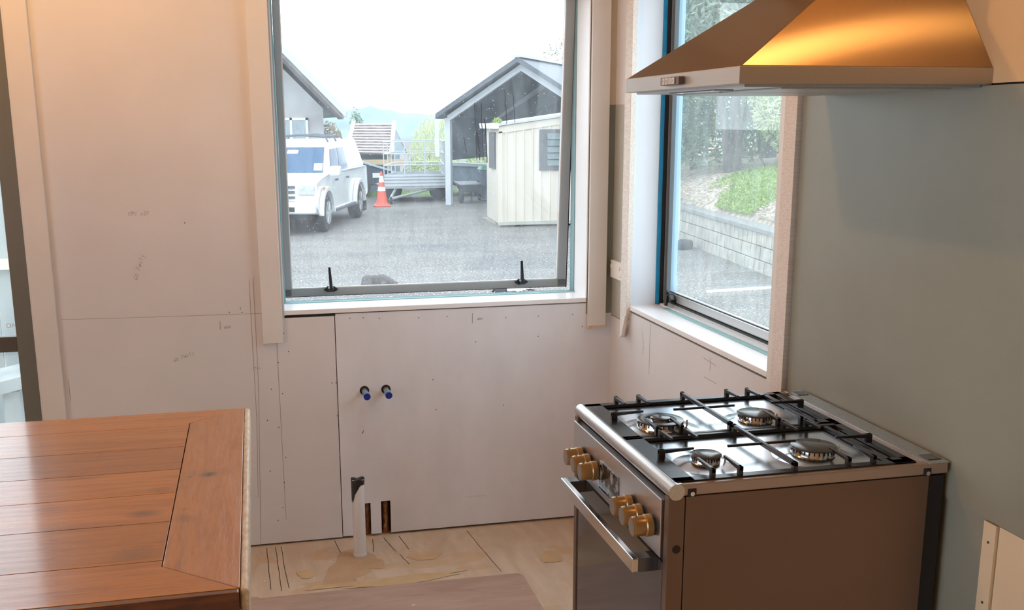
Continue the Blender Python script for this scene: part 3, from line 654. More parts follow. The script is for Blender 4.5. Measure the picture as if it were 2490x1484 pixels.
# oven door
dr = BX('oven_door', M['glass_dark'], (-.615, -.600, Y0+.030, Y1-.010, .165, .742), CK, .002)
BX('door_edge', M['seal'], (-.611, -.598, Y0+.022, Y0+.029, .165, .742), dr)
BX('storage_drawer', M['panel'], (-.615, -.600, Y0+.030, Y1-.010, .055, .158), CK, .002)
hd = BX('handle', M['chrome'], (-.668, -.654, -2.052, -1.553, .716, .745), dr, .002)
for y0, y1 in ((-2.052, -2.018), (-1.587, -1.553)):
    BX('handle_bracket', M['cap'], (-.654, -.615, y0, y1, .716, .7449), hd, .001)
# burners: pressed dome in the hob, ring with flame ports, enamelled cap
def burner(x, y, r, double=False):
    e = MB().lathe([(r+.040, .9063), (r+.030, .9078), (r+.012, .9128), (r+.003, .9140), (.002, .9140)], (x, y, 0), 'z', 40).build('burner_dome', M['hob'], CK, smooth=True)
    z = .9125
    MB().lathe([(r+.001, z), (r-.001, z+.009), (r-.002, z+.013), (.004, z+.013)], (x, y, 0), 'z', 40).build('burner_ring', M['chrome'], e, smooth=True)
    pm = MB()
    for k in range(28):
        a = 2*PI*k/28; c, s2 = math.cos(a), math.sin(a); rr_ = r-.0005; t = .0013
        pm.hexa([(x+rr_*c-t*s2, y+rr_*s2+t*c, z+.006), (x+rr_*c+t*s2, y+rr_*s2-t*c, z+.006), (x+(rr_+.001)*c+t*s2, y+(rr_+.001)*s2-t*c, z+.006), (x+(rr_+.001)*c-t*s2, y+(rr_+.001)*s2+t*c, z+.006)],
                [(x+(rr_-.001)*c-t*s2, y+(rr_-.001)*s2+t*c, z+.0128), (x+(rr_-.001)*c+t*s2, y+(rr_-.001)*s2-t*c, z+.0128), (x+rr_*c+t*s2, y+rr_*s2-t*c, z+.0128), (x+rr_*c-t*s2, y+rr_*s2+t*c, z+.0128)])
    pm.build('flame_ports', M['seal'], e)
    if double:
        # outer ring cap with an open middle
        prof = [(r+.001, z+.013), (r+.001, z+.016), (r-.003, z+.0175), (r-.018, z+.0165), (r-.020, z+.013)]
        nn = 40; vs = []; fs = []
        for (rad, h) in prof: vs += [(x+rad*math.cos(2*PI*k/nn), y+rad*math.sin(2*PI*k/nn), h) for k in range(nn)]
        for i in range(len(prof)):
            j = (i+1) % len(prof)
            for k in range(nn): fs.append((i*nn+k, i*nn+(k+1) % nn, j*nn+(k+1) % nn, j*nn+k))
        MB().add(vs, fs).build('outer_burner_cap', M['cap'], e, smooth=True)
        MB().lathe([(.021, z+.013), (.021, z+.018), (.002, z+.018)], (x, y, 0), 'z', 28).build('inner_burner_ring', M['chrome'], e, smooth=True)
        MB().lathe([(.0225, z+.018), (.0225, z+.0205), (.020, z+.022), (.002, z+.0225)], (x, y, 0), 'z', 28).build('burner_cap', M['cap'], e, smooth=True)
    else:
        MB().lathe([(r+.0025, z+.0132), (r+.003, z+.0155), (r, z+.0175), (.002, z+.018)], (x, y, 0), 'z', 40).build('burner_cap', M['cap'], e, smooth=True)
    MB().tube([(x+r+.008, y-.012, .911), (x+r+.008, y-.012, .926)], .0022, 8).build('igniter', M['white'], e)
burner(-.485, -1.725, .052, True); burner(-.25, -1.725, .040); burner(-.490, -1.985, .029); burner(-.25, -1.985, .045)
# cast pan supports: flat ring frame with bars rising on L-shaped fingers
def grate(ya, yb, mir):
    xa, xb = -.601, -.080; zf0, zf1, zt_ = .9075, .9150, .9325
    mb = MB()
    mb.box(xa, xa+.042, ya, yb, zf0, zf1).box(xb-.052, xb-.040, ya+.015, yb-.015, zf0, zf1).box(xb-.020, xb, ya, yb, zf0, zf1)
    near, far = (.022, .012) if not mir else (.012, .022)
    mb.box(xa, xb, ya, ya+near, zf0, zf1).box(xa, xb, yb-far, yb, zf0, zf1)
    mb.box(xb-.05, xb, ya, ya+.035, zf0, zf1)
    bw = .0045
    def fy(x, y0, y1):          # finger along y, foot at y0
        s2 = 1 if y1 > y0 else -1
        mb.hexa([(x-bw, y0, zf1-.002), (x+bw, y0, zf1-.002), (x+bw, y0+s2*.012, zf1-.002), (x-bw, y0+s2*.012, zf1-.002)], [(x-bw, y0, zt_), (x+bw, y0, zt_), (x+bw, y0+s2*.012, zt_), (x-bw, y0+s2*.012, zt_)])
        mb.hexa([(x-bw, y0, zt_-.009), (x+bw, y0, zt_-.009), (x+bw*.6, y1, zt_-.005), (x-bw*.6, y1, zt_-.005)], [(x-bw, y0, zt_), (x+bw, y0, zt_), (x+bw*.6, y1, zt_), (x-bw*.6, y1, zt_)])
    def fx(y, x0, x1):
        s2 = 1 if x1 > x0 else -1
        mb.hexa([(x0, y-bw, zf1-.002), (x0, y+bw, zf1-.002), (x0+s2*.014, y+bw, zf1-.002), (x0+s2*.014, y-bw, zf1-.002)], [(x0, y-bw, zt_), (x0, y+bw, zt_), (x0+s2*.014, y+bw, zt_), (x0+s2*.014, y-bw, zt_)])
        mb.hexa([(x0, y-bw, zt_-.009), (x0, y+bw, zt_-.009), (x1, y+bw*.6, zt_-.005), (x1, y-bw*.6, zt_-.005)], [(x0, y-bw, zt_), (x0, y+bw, zt_), (x1, y+bw*.6, zt_), (x1, y-bw*.6, zt_)])
    yc = (ya+yb)/2
    for x in (-.520, -.462, -.228, -.172):
        fy(x, ya+.004, ya+.082); fy(x, yb-.004, yb-.075)
    xm = -.346
    mb.box(xm-bw, xm+bw, ya+.003, yb-.003, zt_-.009, zt_).box(xm-bw, xm+bw, ya+.003, ya+.016, zf1-.002, zt_).box(xm-bw, xm+bw, yb-.016, yb-.003, zf1-.002, zt_)
    mb.hexa([(xm-.08, yc-.003, zt_-.006), (xm+.075, yc-.003, zt_-.006), (xm+.075, yc+.003, zt_-.006), (xm-.08, yc+.003, zt_-.006)], [(xm-.08, yc-.003, zt_-.0005), (xm+.075, yc-.003, zt_-.0005), (xm+.075, yc+.003, zt_-.0005), (xm-.08, yc+.003, zt_-.0005)])
    fx(yc, xa+.022, xa+.100); fx(yc, xb-.012, xb-.098)
    return mb.build('pan_support', M['iron'], CK, .0012)
grate(Y0+.012, -1.806, False); grate(-1.803, Y1-.010, True)

# ------------------------------------------------------------------ range hood
HD = tag(empty('range_hood', (-.25, -1.8155, 1.652)), 'brushed steel pyramid range hood on the wall above the gas cooker', 'range hood')
hx, hy0, hy1, hz = -.513, -2.108, -1.523, 1.684
lip = BX('hood_lip', M['hoodlip'], (hx, 0, hy0, hy1, 1.653, hz), HD, .0012)
dz = .175; cx_, cw = hx+1.53*dz, .756*dz
mb = MB().hexa([(hx+.002, hy0+.002, hz), (0, hy0+.002, hz), (0, hy1-.002, hz), (hx+.002, hy1-.002, hz)], [(cx_, hy0+cw, hz+dz), (0, hy0+cw, hz+dz), (0, hy1-cw, hz+dz), (cx_, hy1-cw, hz+dz)])
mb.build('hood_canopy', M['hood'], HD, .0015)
BX('flue_cover', M['hoodlip'], (cx_+.004, 0, hy0+cw+.004, hy1-cw-.004, hz+dz, ZC), HD, .001)
BX('underside_tray', M['mesh'], (hx+.02, -.01, hy0+.02, hy1-.02, 1.6485, 1.6535), HD)
for y in (hy0+.16, hy1-.16): BX('grease_filter', M['mesh'], (hx+.10, -.06, y-.125, y+.125, 1.6455, 1.6490), HD, .002)
BX('lamp_strip', M['glass_dark'], (hx+.035, hx+.075, -1.93, -1.70, 1.6465, 1.6490), HD, .001)
bp_ = BX('button_strip', mat('button_housing', (.14, .10, .085), .35, .3), (hx-.011, hx, -1.860, -1.763, 1.6605, 1.6765), HD, .0015)
for i in range(4): 
    bt = BX('button', mat('pale_button', (.62, .55, .50), .35, .2), (hx-.0135, hx-.010, -1.785-i*.0165-.0070, -1.785-i*.0165+.0070, 1.6620, 1.6750), bp_, .0008)
    strokes([scribble(0, 0, 1, s_t)[0] for s_t in ()], .0006)if False else None
gl = []
for i, shp in enumerate(([(0, 0), (.2, 1), (.6, 0)], [(.1, .9), (.6, .8), (.2, .5), (.6, .2), (.1, 0)], [(.1, .9), (.6, .9), (.3, .5), (.6, .3), (.1, 0)], [(.5, .9), (.1, .6), (.5, .4), (.1, 0)])):
    gl.append([(-1.782-i*.0165-u*.006, 1.6655+v*.006) for u, v in shp])
strokes(gl, .0009, hx-.0137, 'x', 'button_symbol', M['seal'], bp_)

# ------------------------------------------------------------------ warm ceiling bulbs
for i, (x, y, p) in enumerate(LAMPS):
    e = tag(empty('ceiling_light', (x, y, ZC)), ['round ceiling batten with warm bulb nearest the windows', 'round ceiling batten with warm bulb near the range hood', 'round ceiling batten with warm bulb at the back of the room'][i], 'lamp', 'warm ceiling bulbs')
    MB().lathe([(.05, 0), (.05, -.015), (.025, -.03), (.02, -.045)], (x, y, ZC), 'z', 20).build('lamp_base', M['white'], e, smooth=True)
    MB().ico((x, y, ZC-.075), .032, 2).build('bulb', M['bulb'], e, smooth=True)
    if i == 0: MB().lathe([(.035, -.250), (.075, -.235), (.092, -.205), (.088, -.205), (.070, -.228), (.01, -.240)], (x, y, ZC), 'z', 32).build('light_cutoff_bowl', M['seal'], e, smooth=True)  # unseen opaque bowl added to keep lamp light off the lower wall
    l = bpy.data.lights.new('bulb_light', 'POINT'); l.energy = p; l.color = WARM; l.shadow_soft_size = .04
    lo = bpy.data.objects.new('bulb_light', l); COL.objects.link(lo); lo.location = (x, y, ZC-.125)

# ================================================================== OUTDOORS
GZ = -.56
gr = BX('ground', M['asphalt'], (-120, 160, .3, 260, GZ-.3, GZ)); struct(gr)
pl = BX('parking_line', M['line'], (0, 1, 0, .1, GZ, GZ+.004)); 
pl.data.clear_geometry(); MB_ = MB().prism([(4.262, 8.44), (5.60, 8.60), (5.60, 8.76), (4.32, 8.62)], 'z', GZ, GZ+.003)
bpy.data.objects.remove(pl); pl = MB_.build('parking_line', M['line']); struct(pl)
mb = MB()
for k in range(0, 40): mb.add([(-.35+.12*k, 9.55+.05*math.sin(k), GZ+.001), (-.35+.12*(k+1), 9.55+.05*math.sin(k+1), GZ+.001), (-.35+.12*(k+1), 9.9, GZ+.001), (-.35+.12*k, 9.9, GZ+.001)], [(0, 1, 2, 3)])
# hills on the horizon
def hills(y0, h, seed, mat_, name):
    rnd = random.Random(seed); vs = []; fs = []; nx, ny = 160, 8
    ph = [rnd.uniform(0, 6.28) for _ in range(6)]
    for j in range(ny+1):
        for i in range(nx+1):
            x = -60+i*1.6; t = j/ny; prof = math.sin(PI*min(1, t*1.2))**.8 if t < .83 else .1
            e_ = 1+.28*math.sin(x*.09+ph[0])+.16*math.sin(x*.23+ph[1])+.07*math.sin(x*.7+ph[2])+.04*math.sin(x*2.1+ph[3])
            vs.append((x, y0+t*50, GZ+h*e_*prof+rnd.uniform(-.08, .08)*prof))
    for j in range(ny):
        for i in range(nx): a = j*(nx+1)+i; fs.append((a, a+1, a+nx+2, a+nx+1))
    return struct(MB().add(vs, fs).build(name, mat_, smooth=True))
hills(140, 3.7, 3, M['hill'], 'hill')

# ---- neighbouring house at the left
H = tag(empty('house', (-2.6, 25, GZ)), 'pale rendered gabled house behind the white pickup at the left', 'building')
# gable wall: visible right corner at x=.53, eave z~1.93, roof rises to the left at ~45 degrees
mb = MB().prism([(-6.2, GZ), (.53, GZ), (.53, 1.95), (-2.9, 5.45), (-6.2, 1.95)], 'y', 24, 33); mb.build('wall', M['render'], H)
k_ = .9706
def hb(x, z): return (x+1.3616)*k_-1.3616, 1.5888+(z-1.5888)*k_
YB = 22.5
(ax0, az0), (ax1, az1) = hb(-2.83, 5.76), hb(1.03, 1.76); (lx0, lz0) = hb(-6.7, 1.76)
rf = MB()
for (ex, ez) in ((ax1, az1), (lx0, lz0)):
    rf.hexa([(ax0, YB, az0), (ex, YB, ez), (ex, 33.5, ez), (ax0, 33.5, az0)], [(ax0, YB, az0+.17), (ex+.03, YB, ez+.15), (ex+.03, 33.5, ez+.15), (ax0, 33.5, az0+.17)])
rf.build('roof', M['roofmetal'], H)
mb = MB().hexa([(ax0, YB-.06, az0-.03), (ax1, YB-.06, az1-.03), (ax1, YB, az1-.03), (ax0, YB, az0-.03)], [(ax0, YB-.06, az0+.16), (ax1+.04, YB-.06, az1+.13), (ax1+.04, YB, az1+.13), (ax0, YB, az0+.16)])
mb.box(ax1-.06, ax1+.06, YB, 33.4, az1-.02, az1+.12); mb.build('barge_board', M['fascia'], H)
mb = MB().hexa([(ax0, YB+.02, az0-.10), (ax1-.05, YB+.02, az1-.08), (ax1-.05, 24.0, az1-.08), (ax0, 24.0, az0-.10)], [(ax0, YB+.02, az0-.01), (ax1-.02, YB+.02, az1-.01), (ax1-.02, 24.0, az1-.01), (ax0, 24.0, az0-.01)]); mb.build('soffit', M['soffit'], H)
wf = MB().box(-1.6, .13, 23.93, 24.0, 1.66, 1.72).box(-1.6, .13, 23.93, 24.0, .50, .56).box(-1.6, -1.54, 23.93, 24.0, .5, 1.72).box(.07, .13, 23.93, 24.0, .5, 1.72).box(-.33, -.27, 23.93, 24.0, .5, 1.72).build('window', M['white'], H)
BX('pane', M['curtain'], (-1.58, .11, 23.96, 23.99, .52, 1.70), wf)

# ---- white pickup with canopy
UT_L, UT_W = 5.1, 1.78
head = Vector((-.30, -.954, 0)).normalized()
wheel_f = Vector((.06, 17.55, GZ)); rz = math.atan2(head.y, head.x)     # local +x = forward
side = Vector((-head.y, head.x, 0))                                       # local +y (left of the car)
org = wheel_f - side*(UT_W/2-.06) - head*1.55
U = tag(empty('pickup_truck', (org.x, org.y, GZ), rz), 'white double cab pickup with canopy and roof bars parked by the house', 'car')
def UB(mb, name, m, par=None, bevel=0, smooth=False, seg=2): return mb.build(name, m, par or U, bevel, smooth, seg, local=True)
hw = UT_W/2
# wheels at local x = +1.55 and -1.6; z measured from ground
def loft(secs):
    n = len(secs[0]); vs = [p for s2 in secs for p in s2]; fs = []
    for i in range(len(secs)-1):
        for k in range(n): fs.append((i*n+k, i*n+(k+1) % n, (i+1)*n+(k+1) % n, (i+1)*n+k))
    fs += [list(range(n))[::-1], [(len(secs)-1)*n+k for k in range(n)]]
    return MB().add(vs, fs)
def arch_profile(top_pts, zb, wx, r):
    """side outline with wheel arches cut out of the sill line"""
    P = list(top_pts)
    bot = []
    for cx in wx:   # from rear to front
        bot += [(cx+r*math.cos(a), .36+r*math.sin(a)) for a in [PI-.05+(-PI+.1)*k/9 for k in range(10)]]
    return P, bot
top_pts = [(2.38, .55), (2.40, .78), (2.33, 1.0), (1.95, 1.08), (1.25, 1.14), (.9, 1.16), (-2.55, 1.16), (-2.6, .6), (-2.55, .5)]
bot = []
for cx in (-1.62, 1.55):
    bot += [(cx-.47*math.cos(a), .36+.47*math.sin(a)) for a in [.0+PI*k/9 for k in range(10)]]
bot = [(x, max(z, .40)) for x, z in bot]
body_poly = top_pts + [(-2.3, .46)] + bot + [(2.2, .40)]
def body():
    # cross section bulges: three slices on each side
    ys_ = [(-hw*.94, .985), (-hw, 1.0), (-hw, 1.0), (-hw*.93, .99)]
    me = MB(); n = len(body_poly); secs = []
    for (y, s2) in ((-hw*.93, .975), (-hw, 1.0), (hw, 1.0), (hw*.93, .975)):
        secs.append([(x*s2, y, .36+(z-.36)*(s2 if z > .9 else 1)) for x, z in body_poly])
    return loft(secs)
UB(body(), 'body', M['ute'], bevel=.03, seg=2)
# wheel-housing and underbody
UB(MB().box(-2.3, 2.2, -hw*.8, hw*.8, .30, .5), 'chassis', M['tyre'])
# cabin, tapered, and the canopy behind it
cab = MB().hexa([(1.22, -hw*.93, 1.12), (1.22, hw*.93, 1.12), (-.95, hw*.93, 1.12), (-.95, -hw*.93, 1.12)], [(.42, -hw*.76, 1.72), (.42, hw*.76, 1.72), (-.90, hw*.76, 1.76), (-.90, -hw*.76, 1.76)])
cb = UB(cab, 'cab', M['ute'], bevel=.05, seg=3)
can = MB().hexa([(-.93, -hw*.93, 1.14), (-.93, hw*.93, 1.14), (-2.55, hw*.93, 1.14), (-2.55, -hw*.93, 1.14)], [(-.93, -hw*.78, 1.80), (-.93, hw*.78, 1.80), (-2.15, hw*.78, 1.80), (-2.15, -hw*.78, 1.80)])
UB(can, 'canopy', M['ute'], bevel=.06, seg=3)
# windscreen
def lerp(a, b, t): return tuple(a[i]+(b[i]-a[i])*t for i in range(3))
A, B, Cc, Dd = (1.22, -hw*.93, 1.12), (1.22, hw*.93, 1.12), (.42, hw*.76, 1.72), (.42, -hw*.76, 1.72)
def quad_on(a, b, c, d, u0, u1, v0, v1, off):
    q = [lerp(lerp(a, b, u), lerp(d, c, u), v) for u, v in ((u0, v0), (u1, v0), (u1, v1), (u0, v1))]
    nrm = (Vector(q[1])-Vector(q[0])).cross(Vector(q[3])-Vector(q[0])).normalized()
    return [Vector(p)-nrm*.01 for p in q], [Vector(p)+nrm*off for p in q]
q0, q1 = quad_on(A, B, Cc, Dd, .06, .94, .06, .88, .012)
ws = UB(MB().hexa(q0, q1), 'windscreen', M['uteglass'], bevel=.006)
q0, q1 = quad_on(A, B, Cc, Dd, .82, .93, .12, .34, .018); UB(MB().hexa(q0, q1), 'sticker', M['white'], ws)
q0, q1 = quad_on(A, B, Cc, Dd, .40, .56, .66, .78, .016); UB(MB().hexa(q0, q1), 'rear_view_mirror', M['galv_w'], ws)
for sgn in (1, -1):
    a, b, c_, d_ = (1.22, sgn*hw*.93, 1.12), (-.95, sgn*hw*.93, 1.12), (-.90, sgn*hw*.76, 1.76), (.42, sgn*hw*.76, 1.72)
    for (u0, u1, ut0, ut1) in ((.10, .47, .06, .44), (.50, .90, .50, .90)):
        q = [lerp(lerp(a, b, u), lerp(d_, c_, u), v) for u, v in ((u0, .08), (u1, .08), (ut1, .82), (ut0, .82))]
        UB(MB().hexa([Vector(p)+Vector((0, -.01*sgn, 0)) for p in q], [Vector(p)+Vector((0, .012*sgn, 0)) for p in q]), 'side_window', M['uteglass'], bevel=.003)
    UB(MB().box(1.18, 1.38, sgn*(hw+.0), sgn*(hw+.22), 1.10, 1.30), 'wing_mirror', M['ute'], bevel=.04)
    UB(MB().box(2.25, 2.42, sgn*.52, sgn*(hw-.05), .78, .99), 'headlamp', M['lamp'], bevel=.02)
    UB(MB().box(2.34, 2.43, sgn*.50, sgn*.72, .50, .60), 'fog_lamp', M['greypl'], bevel=.02)
    UB(MB().box(.62, .80, sgn*(hw-.01), sgn*(hw+.025), .98, 1.02), 'door_handle', M['greypl'], bevel=.008)
    UB(MB().box(-.42, -.24, sgn*(hw-.01), sgn*(hw+.025), .98, 1.02), 'door_handle', M['greypl'], bevel=.008)
    UB(MB().box(1.75, 1.90, sgn*(hw-.01), sgn*(hw+.012), .86, .91), 'side_marker', M['amber'], bevel=.005)
    UB(MB().box(-1.0, .98, sgn*(hw-.03), sgn*(hw+.05), .36, .42), 'side_step', M['greypl'], bevel=.01)
    for cx in (-1.62, 1.55):
        fl_ = [(cx-r_*math.cos(a_), .36+r_*math.sin(a_)) for r_, seq in ((.55, range(11)), (.465, range(10, -1, -1))) for a_ in [PI*k/10 for k in seq]]
        UB(MB().prism(fl_, 'y', sgn*(hw-.06), sgn*(hw+.035)), 'wheel_flare', M['ute'], bevel=.012)
        wh = UB(MB().lathe([(.28, -.13), (.36, -.11), (.385, -.06), (.385, .06), (.36, .11), (.28, .13)], (cx, sgn*(hw-.12), .385), 'y', 32), 'wheel', M['tyre'], smooth=True)
        UB(MB().lathe([(.24, -.01), (.25, .005), (.20, .012)], (cx, sgn*(hw+.003), .385), 'y', 24), 'wheel_rim', M['rimm'], wh)
        sp = MB()
        for k in range(6):
            a_ = 2*PI*k/6; sp.hexa([(cx+.05*math.cos(a_+d), sgn*(hw+.012), .385+.05*math.sin(a_+d)) for d in (-.5, .5)]+[(cx+.23*math.cos(a_+d), sgn*(hw+.012), .385+.23*math.sin(a_+d)) for d in (.12, -.12)],
                                   [(cx+.05*math.cos(a_+d), sgn*(hw+.03), .385+.05*math.sin(a_+d)) for d in (-.5, .5)]+[(cx+.23*math.cos(a_+d), sgn*(hw+.02), .385+.23*math.sin(a_+d)) for d in (.12, -.12)])
        UB(sp, 'wheel_spoke', M['lamp'], wh)
    UB(MB().box(-2.42, -2.10, sgn*(hw-.25), sgn*(hw-.02), .12, .45), 'mudguard', M['tyre'])
gm = MB()
for z in (.62, .72, .82, .92): gm.box(2.36, 2.425, -.45, .45, z, z+.045)
UB(gm, 'grille', M['greypl'], bevel=.004)
UB(MB().box(2.30, 2.47, -hw*.96, hw*.96, .42, .66), 'bumper', M['ute'], bevel=.05, seg=3)
UB(MB().box(2.46, 2.48, -.45, .45, .47, .56), 'lower_grille', M['seal'])
UB(MB().box(2.475, 2.485, -.26, .26, .57, .68), 'number_plate', M['white'])
for x in (.30, -.45, -1.15):
    UB(MB().tube([(x, -hw*.72, 1.76), (x, -hw*.66, 1.86), (x, 0, 1.90), (x, hw*.66, 1.86), (x, hw*.72, 1.76)], .022, 8), 'roof_bar', M['greypl'], smooth=True)

# ---- traffic cone
e = tag(empty('traffic_cone', (1.95, 23.74, GZ)), 'orange traffic cone with two white bands on the asphalt behind the pickup', 'cone')
MB().box(1.735, 2.165, 23.53, 23.95, GZ, GZ+.045).build('cone_base', M['orange'], e, .02)
def cr_(z): return .165-(z)*.155
def conepiece(name, z0, z1, m, k=0): return MB().lathe([(cr_(z0)+k, z0+GZ), (cr_(z1)+k, z1+GZ)], (1.95, 23.74, 0), 'z', 28).build(name, m, e, smooth=True)
MB().lathe([(.19, GZ+.04), (.15, GZ+.09), (cr_(.12), GZ+.12), (cr_(.88), GZ+.88), (.02, GZ+.91)], (1.95, 23.74, 0), 'z', 28).build('cone_body', M['orange'], e, smooth=True)
conepiece('reflective_band', .40, .51, M['white'], .004); conepiece('reflective_band', .63, .79, M['white'], .004)

# ---- carport with steep gable
az = math.radians(-32.6)+0  # axis of the building runs to the right and away
CP = tag(empty('carport', (3.76, 23.8, GZ)), 'gabled steel carport with white portal frame and slate blue end wall', 'carport')
ax_d = Vector((math.sin(.569), math.cos(.569), 0)); ac = Vector((math.cos(.569), -math.sin(.569), 0))   # depth, across
O = Vector((3.76, 23.8, GZ))
def cpt(a, d, z): q = O+ac*a+ax_d*d; return (q.x, q.y, GZ+z)
SP, EV, RG = 4.05, 2.26, 3.62
def beam(p, q, wv, hv):   # box beam from p to q, with half-width vectors
    p, q, wv, hv = map(Vector, (p, q, wv, hv)); return [p-wv-hv, p+wv-hv, p+wv+hv, p-wv+hv], [q-wv-hv, q+wv-hv, q+wv+hv, q-wv+hv]
zv = Vector((0, 0, 1))
for a in (0, SP):
    for d in (0, 3.6):
        mb = MB(); mb.hexa(*beam(cpt(a, d, 0), cpt(a, d, EV), ac*.075, ax_d*.075)); mb.build('post', M['galv_w'], CP)
for d in (0, 3.6):
    for a in (0, SP):
        mb = MB(); mb.hexa(*beam(cpt(a, d, EV-.02), cpt(SP/2, d, RG-.12), zv*.085, ax_d*.07)); mb.build('rafter', M['galv_w'], CP)
rm = MB()
for (a0, a1) in ((-.22, SP/2), (SP+.22, SP/2)):
    z0 = EV-.02
    rm.add([cpt(a0, -.35, z0), cpt(a0, 7.2, z0), cpt(a1, 7.2, RG), cpt(a1, -.35, RG), cpt(a0, -.35, z0+.13), cpt(a0, 7.2, z0+.13), cpt(a1, 7.2, RG+.13), cpt(a1, -.35, RG+.13)], [(0, 3, 2, 1), (4, 5, 6, 7), (0, 1, 5, 4), (1, 2, 6, 5), (2, 3, 7, 6), (3, 0, 4, 7)])
rm.build('roof', M['carroof'], CP)
rm = MB()
for (a0, a1) in ((.08, SP/2), (SP-.08, SP/2)):
    z0 = EV+.02
    rm.add([cpt(a0, .1, z0), cpt(a0, 7.0, z0), cpt(a1, 7.0, RG-.06), cpt(a1, .1, RG-.06), cpt(a0, .1, z0+.02), cpt(a0, 7.0, z0+.02), cpt(a1, 7.0, RG-.04), cpt(a1, .1, RG-.04)], [(0, 3, 2, 1), (4, 5, 6, 7), (0, 1, 5, 4), (1, 2, 6, 5), (2, 3, 7, 6), (3, 0, 4, 7)])
rm.build('roof_lining', M['cladding'], CP)
q = [cpt(0, .09, 1.17), cpt(0, 7, 1.17), cpt(0, 7, EV), cpt(0, .09, EV)]
mb = MB().add(q+[tuple(Vector(p)+ac*.04) for p in q], [(0, 1, 2, 3), (7, 6, 5, 4)]+[(i, (i+1) % 4, 4+(i+1) % 4, 4+i) for i in range(4)]); mb.build('side_wall', M['cladding'], CP)
mb = MB(); mb.hexa(*beam(cpt(SP/2, -.4, RG+.14), cpt(SP/2, 7.2, RG+.14), ac*.12, zv*.03)); mb.build('ridge_cap', M['galv'], CP)
q = [cpt(0, 7.0, 1.15), cpt(SP, 7.0, 1.15), cpt(SP, 7.0, EV), cpt(SP/2, 7.0, RG), cpt(0, 7.0, EV)]
mb = MB().add(q+[tuple(Vector(p)+ax_d*.05) for p in q], [(0, 1, 2, 3, 4), (9, 8, 7, 6, 5)]+[(i, (i+1) % 5, 5+(i+1) % 5, 5+i) for i in range(5)]); mb.build('end_wall', M['cladding'], CP)
q = [cpt(SP, 0, 1.15), cpt(SP, 7, 1.15), cpt(SP, 7, EV), cpt(SP, 0, EV)]
mb = MB().add(q+[tuple(Vector(p)+ac*.04) for p in q], [(0, 1, 2, 3), (7, 6, 5, 4)]+[(i, (i+1) % 4, 4+(i+1) % 4, 4+i) for i in range(4)]); mb.build('side_wall', M['cladding'], CP)
mb = MB(); mb.tube([cpt(.0, 3.6, 1.7), cpt(SP, 3.6, 1.7)], .03, 6); mb.build('cross_rail', M['galv'], CP)
BX('downpipe', M['white'], (3.50, 3.60, 24.3, 24.4, GZ+1.25, GZ+2.25), CP)

# ---- cream garden shed
SH = tag(empty('garden_shed', (4.9, 18.5, GZ)), 'cream ribbed steel garden shed with louvred window in front of the carport', 'shed')
sx_, sy_, zb, zl = 3.655, 17.5, -.50, 1.50
slope = .135
mb = MB().hexa([(sx_, sy_, zb), (6.1, sy_, zb), (6.25, 19.44, zb), (3.82, 19.44, zb)], [(sx_, sy_, zl), (6.1, sy_, zl+slope*2.45), (6.25, 19.44, zl+slope*2.45), (3.82, 19.44, zl)]); mb.build('wall', M['shedcream'], SH)
rb = MB(); x = sx_+.14
while x < 6.05:
    rb.add([(x-.028, sy_, zb), (x-.012, sy_-.022, zb), (x+.012, sy_-.022, zb), (x+.028, sy_, zb), (x-.028, sy_, zl+slope*(x-sx_)), (x-.012, sy_-.022, zl+slope*(x-sx_)), (x+.012, sy_-.022, zl+slope*(x-sx_)), (x+.028, sy_, zl+slope*(x-sx_))],
           [(0, 1, 5, 4), (1, 2, 6, 5), (2, 3, 7, 6), (0, 3, 2, 1), (4, 5, 6, 7)]); x += .187
rb.build('wall_rib', M['shedcream'], SH)
mb = MB().hexa([(sx_-.12, sy_-.08, zl+.0), (6.2, sy_-.08, zl+slope*2.6), (6.35, 19.5, zl+slope*2.6), (3.76, 19.5, zl)], [(sx_-.12, sy_-.08, zl+.05), (6.2, sy_-.08, zl+slope*2.6+.05), (6.35, 19.5, zl+slope*2.6+.05), (3.76, 19.5, zl+.05)]); mb.build('roof', M['galv'], SH)
mb = MB().hexa([(sx_-.02, sy_-.03, zl-.14), (6.1, sy_-.03, zl-.14+slope*2.45), (6.1, sy_, zl-.14+slope*2.45), (sx_-.02, sy_, zl-.14)], [(sx_-.02, sy_-.03, zl), (6.1, sy_-.03, zl+slope*2.45), (6.1, sy_, zl+slope*2.45), (sx_-.02, sy_, zl)]); mb.build('fascia', M['shedcream'], SH)
BX('corner_trim', M['shedcream'], (sx_-.03, sx_+.06, sy_-.03, sy_+.0, zb, zl-.1), SH)
MB().hexa([(sx_-.17, sy_-.10, zl-.05), (sx_-.03, sy_-.10, zl-.05), (3.80, 19.5, zl-.05), (3.68, 19.5, zl-.05)], [(sx_-.19, sy_-.10, zl+.06), (sx_-.03, sy_-.10, zl+.06), (3.80, 19.5, zl+.06), (3.66, 19.5, zl+.06)]).build('gutter', M['white'], SH, .015)
BX('base_rail', mat('shed_base_rail', (.42, .42, .37), .6), (sx_-.02, 6.1, sy_-.035, sy_+.02, zb-.02, zb+.05), SH)
for x in (3.85, 4.75, 5.65): BX('skid', M['skid'], (x-.16, x+.16, sy_+.05, 19.3, GZ, zb-.015), SH)
wf = BX('window', M['shedframe'], (4.51, 5.55, sy_-.06, sy_+.02, .60, 1.44), SH, .01)
lv = MB()
for k in range(5): z = .70+k*.135; lv.hexa([(4.66, sy_-.10, z), (5.45, sy_-.10, z), (5.45, sy_-.06, z+.12), (4.66, sy_-.06, z+.12)], [(4.66, sy_-.09, z+.0), (5.45, sy_-.09, z), (5.45, sy_-.05, z+.13), (4.66, sy_-.05, z+.13)])
lv.build('louvre_pane', M['louvre'], wf)
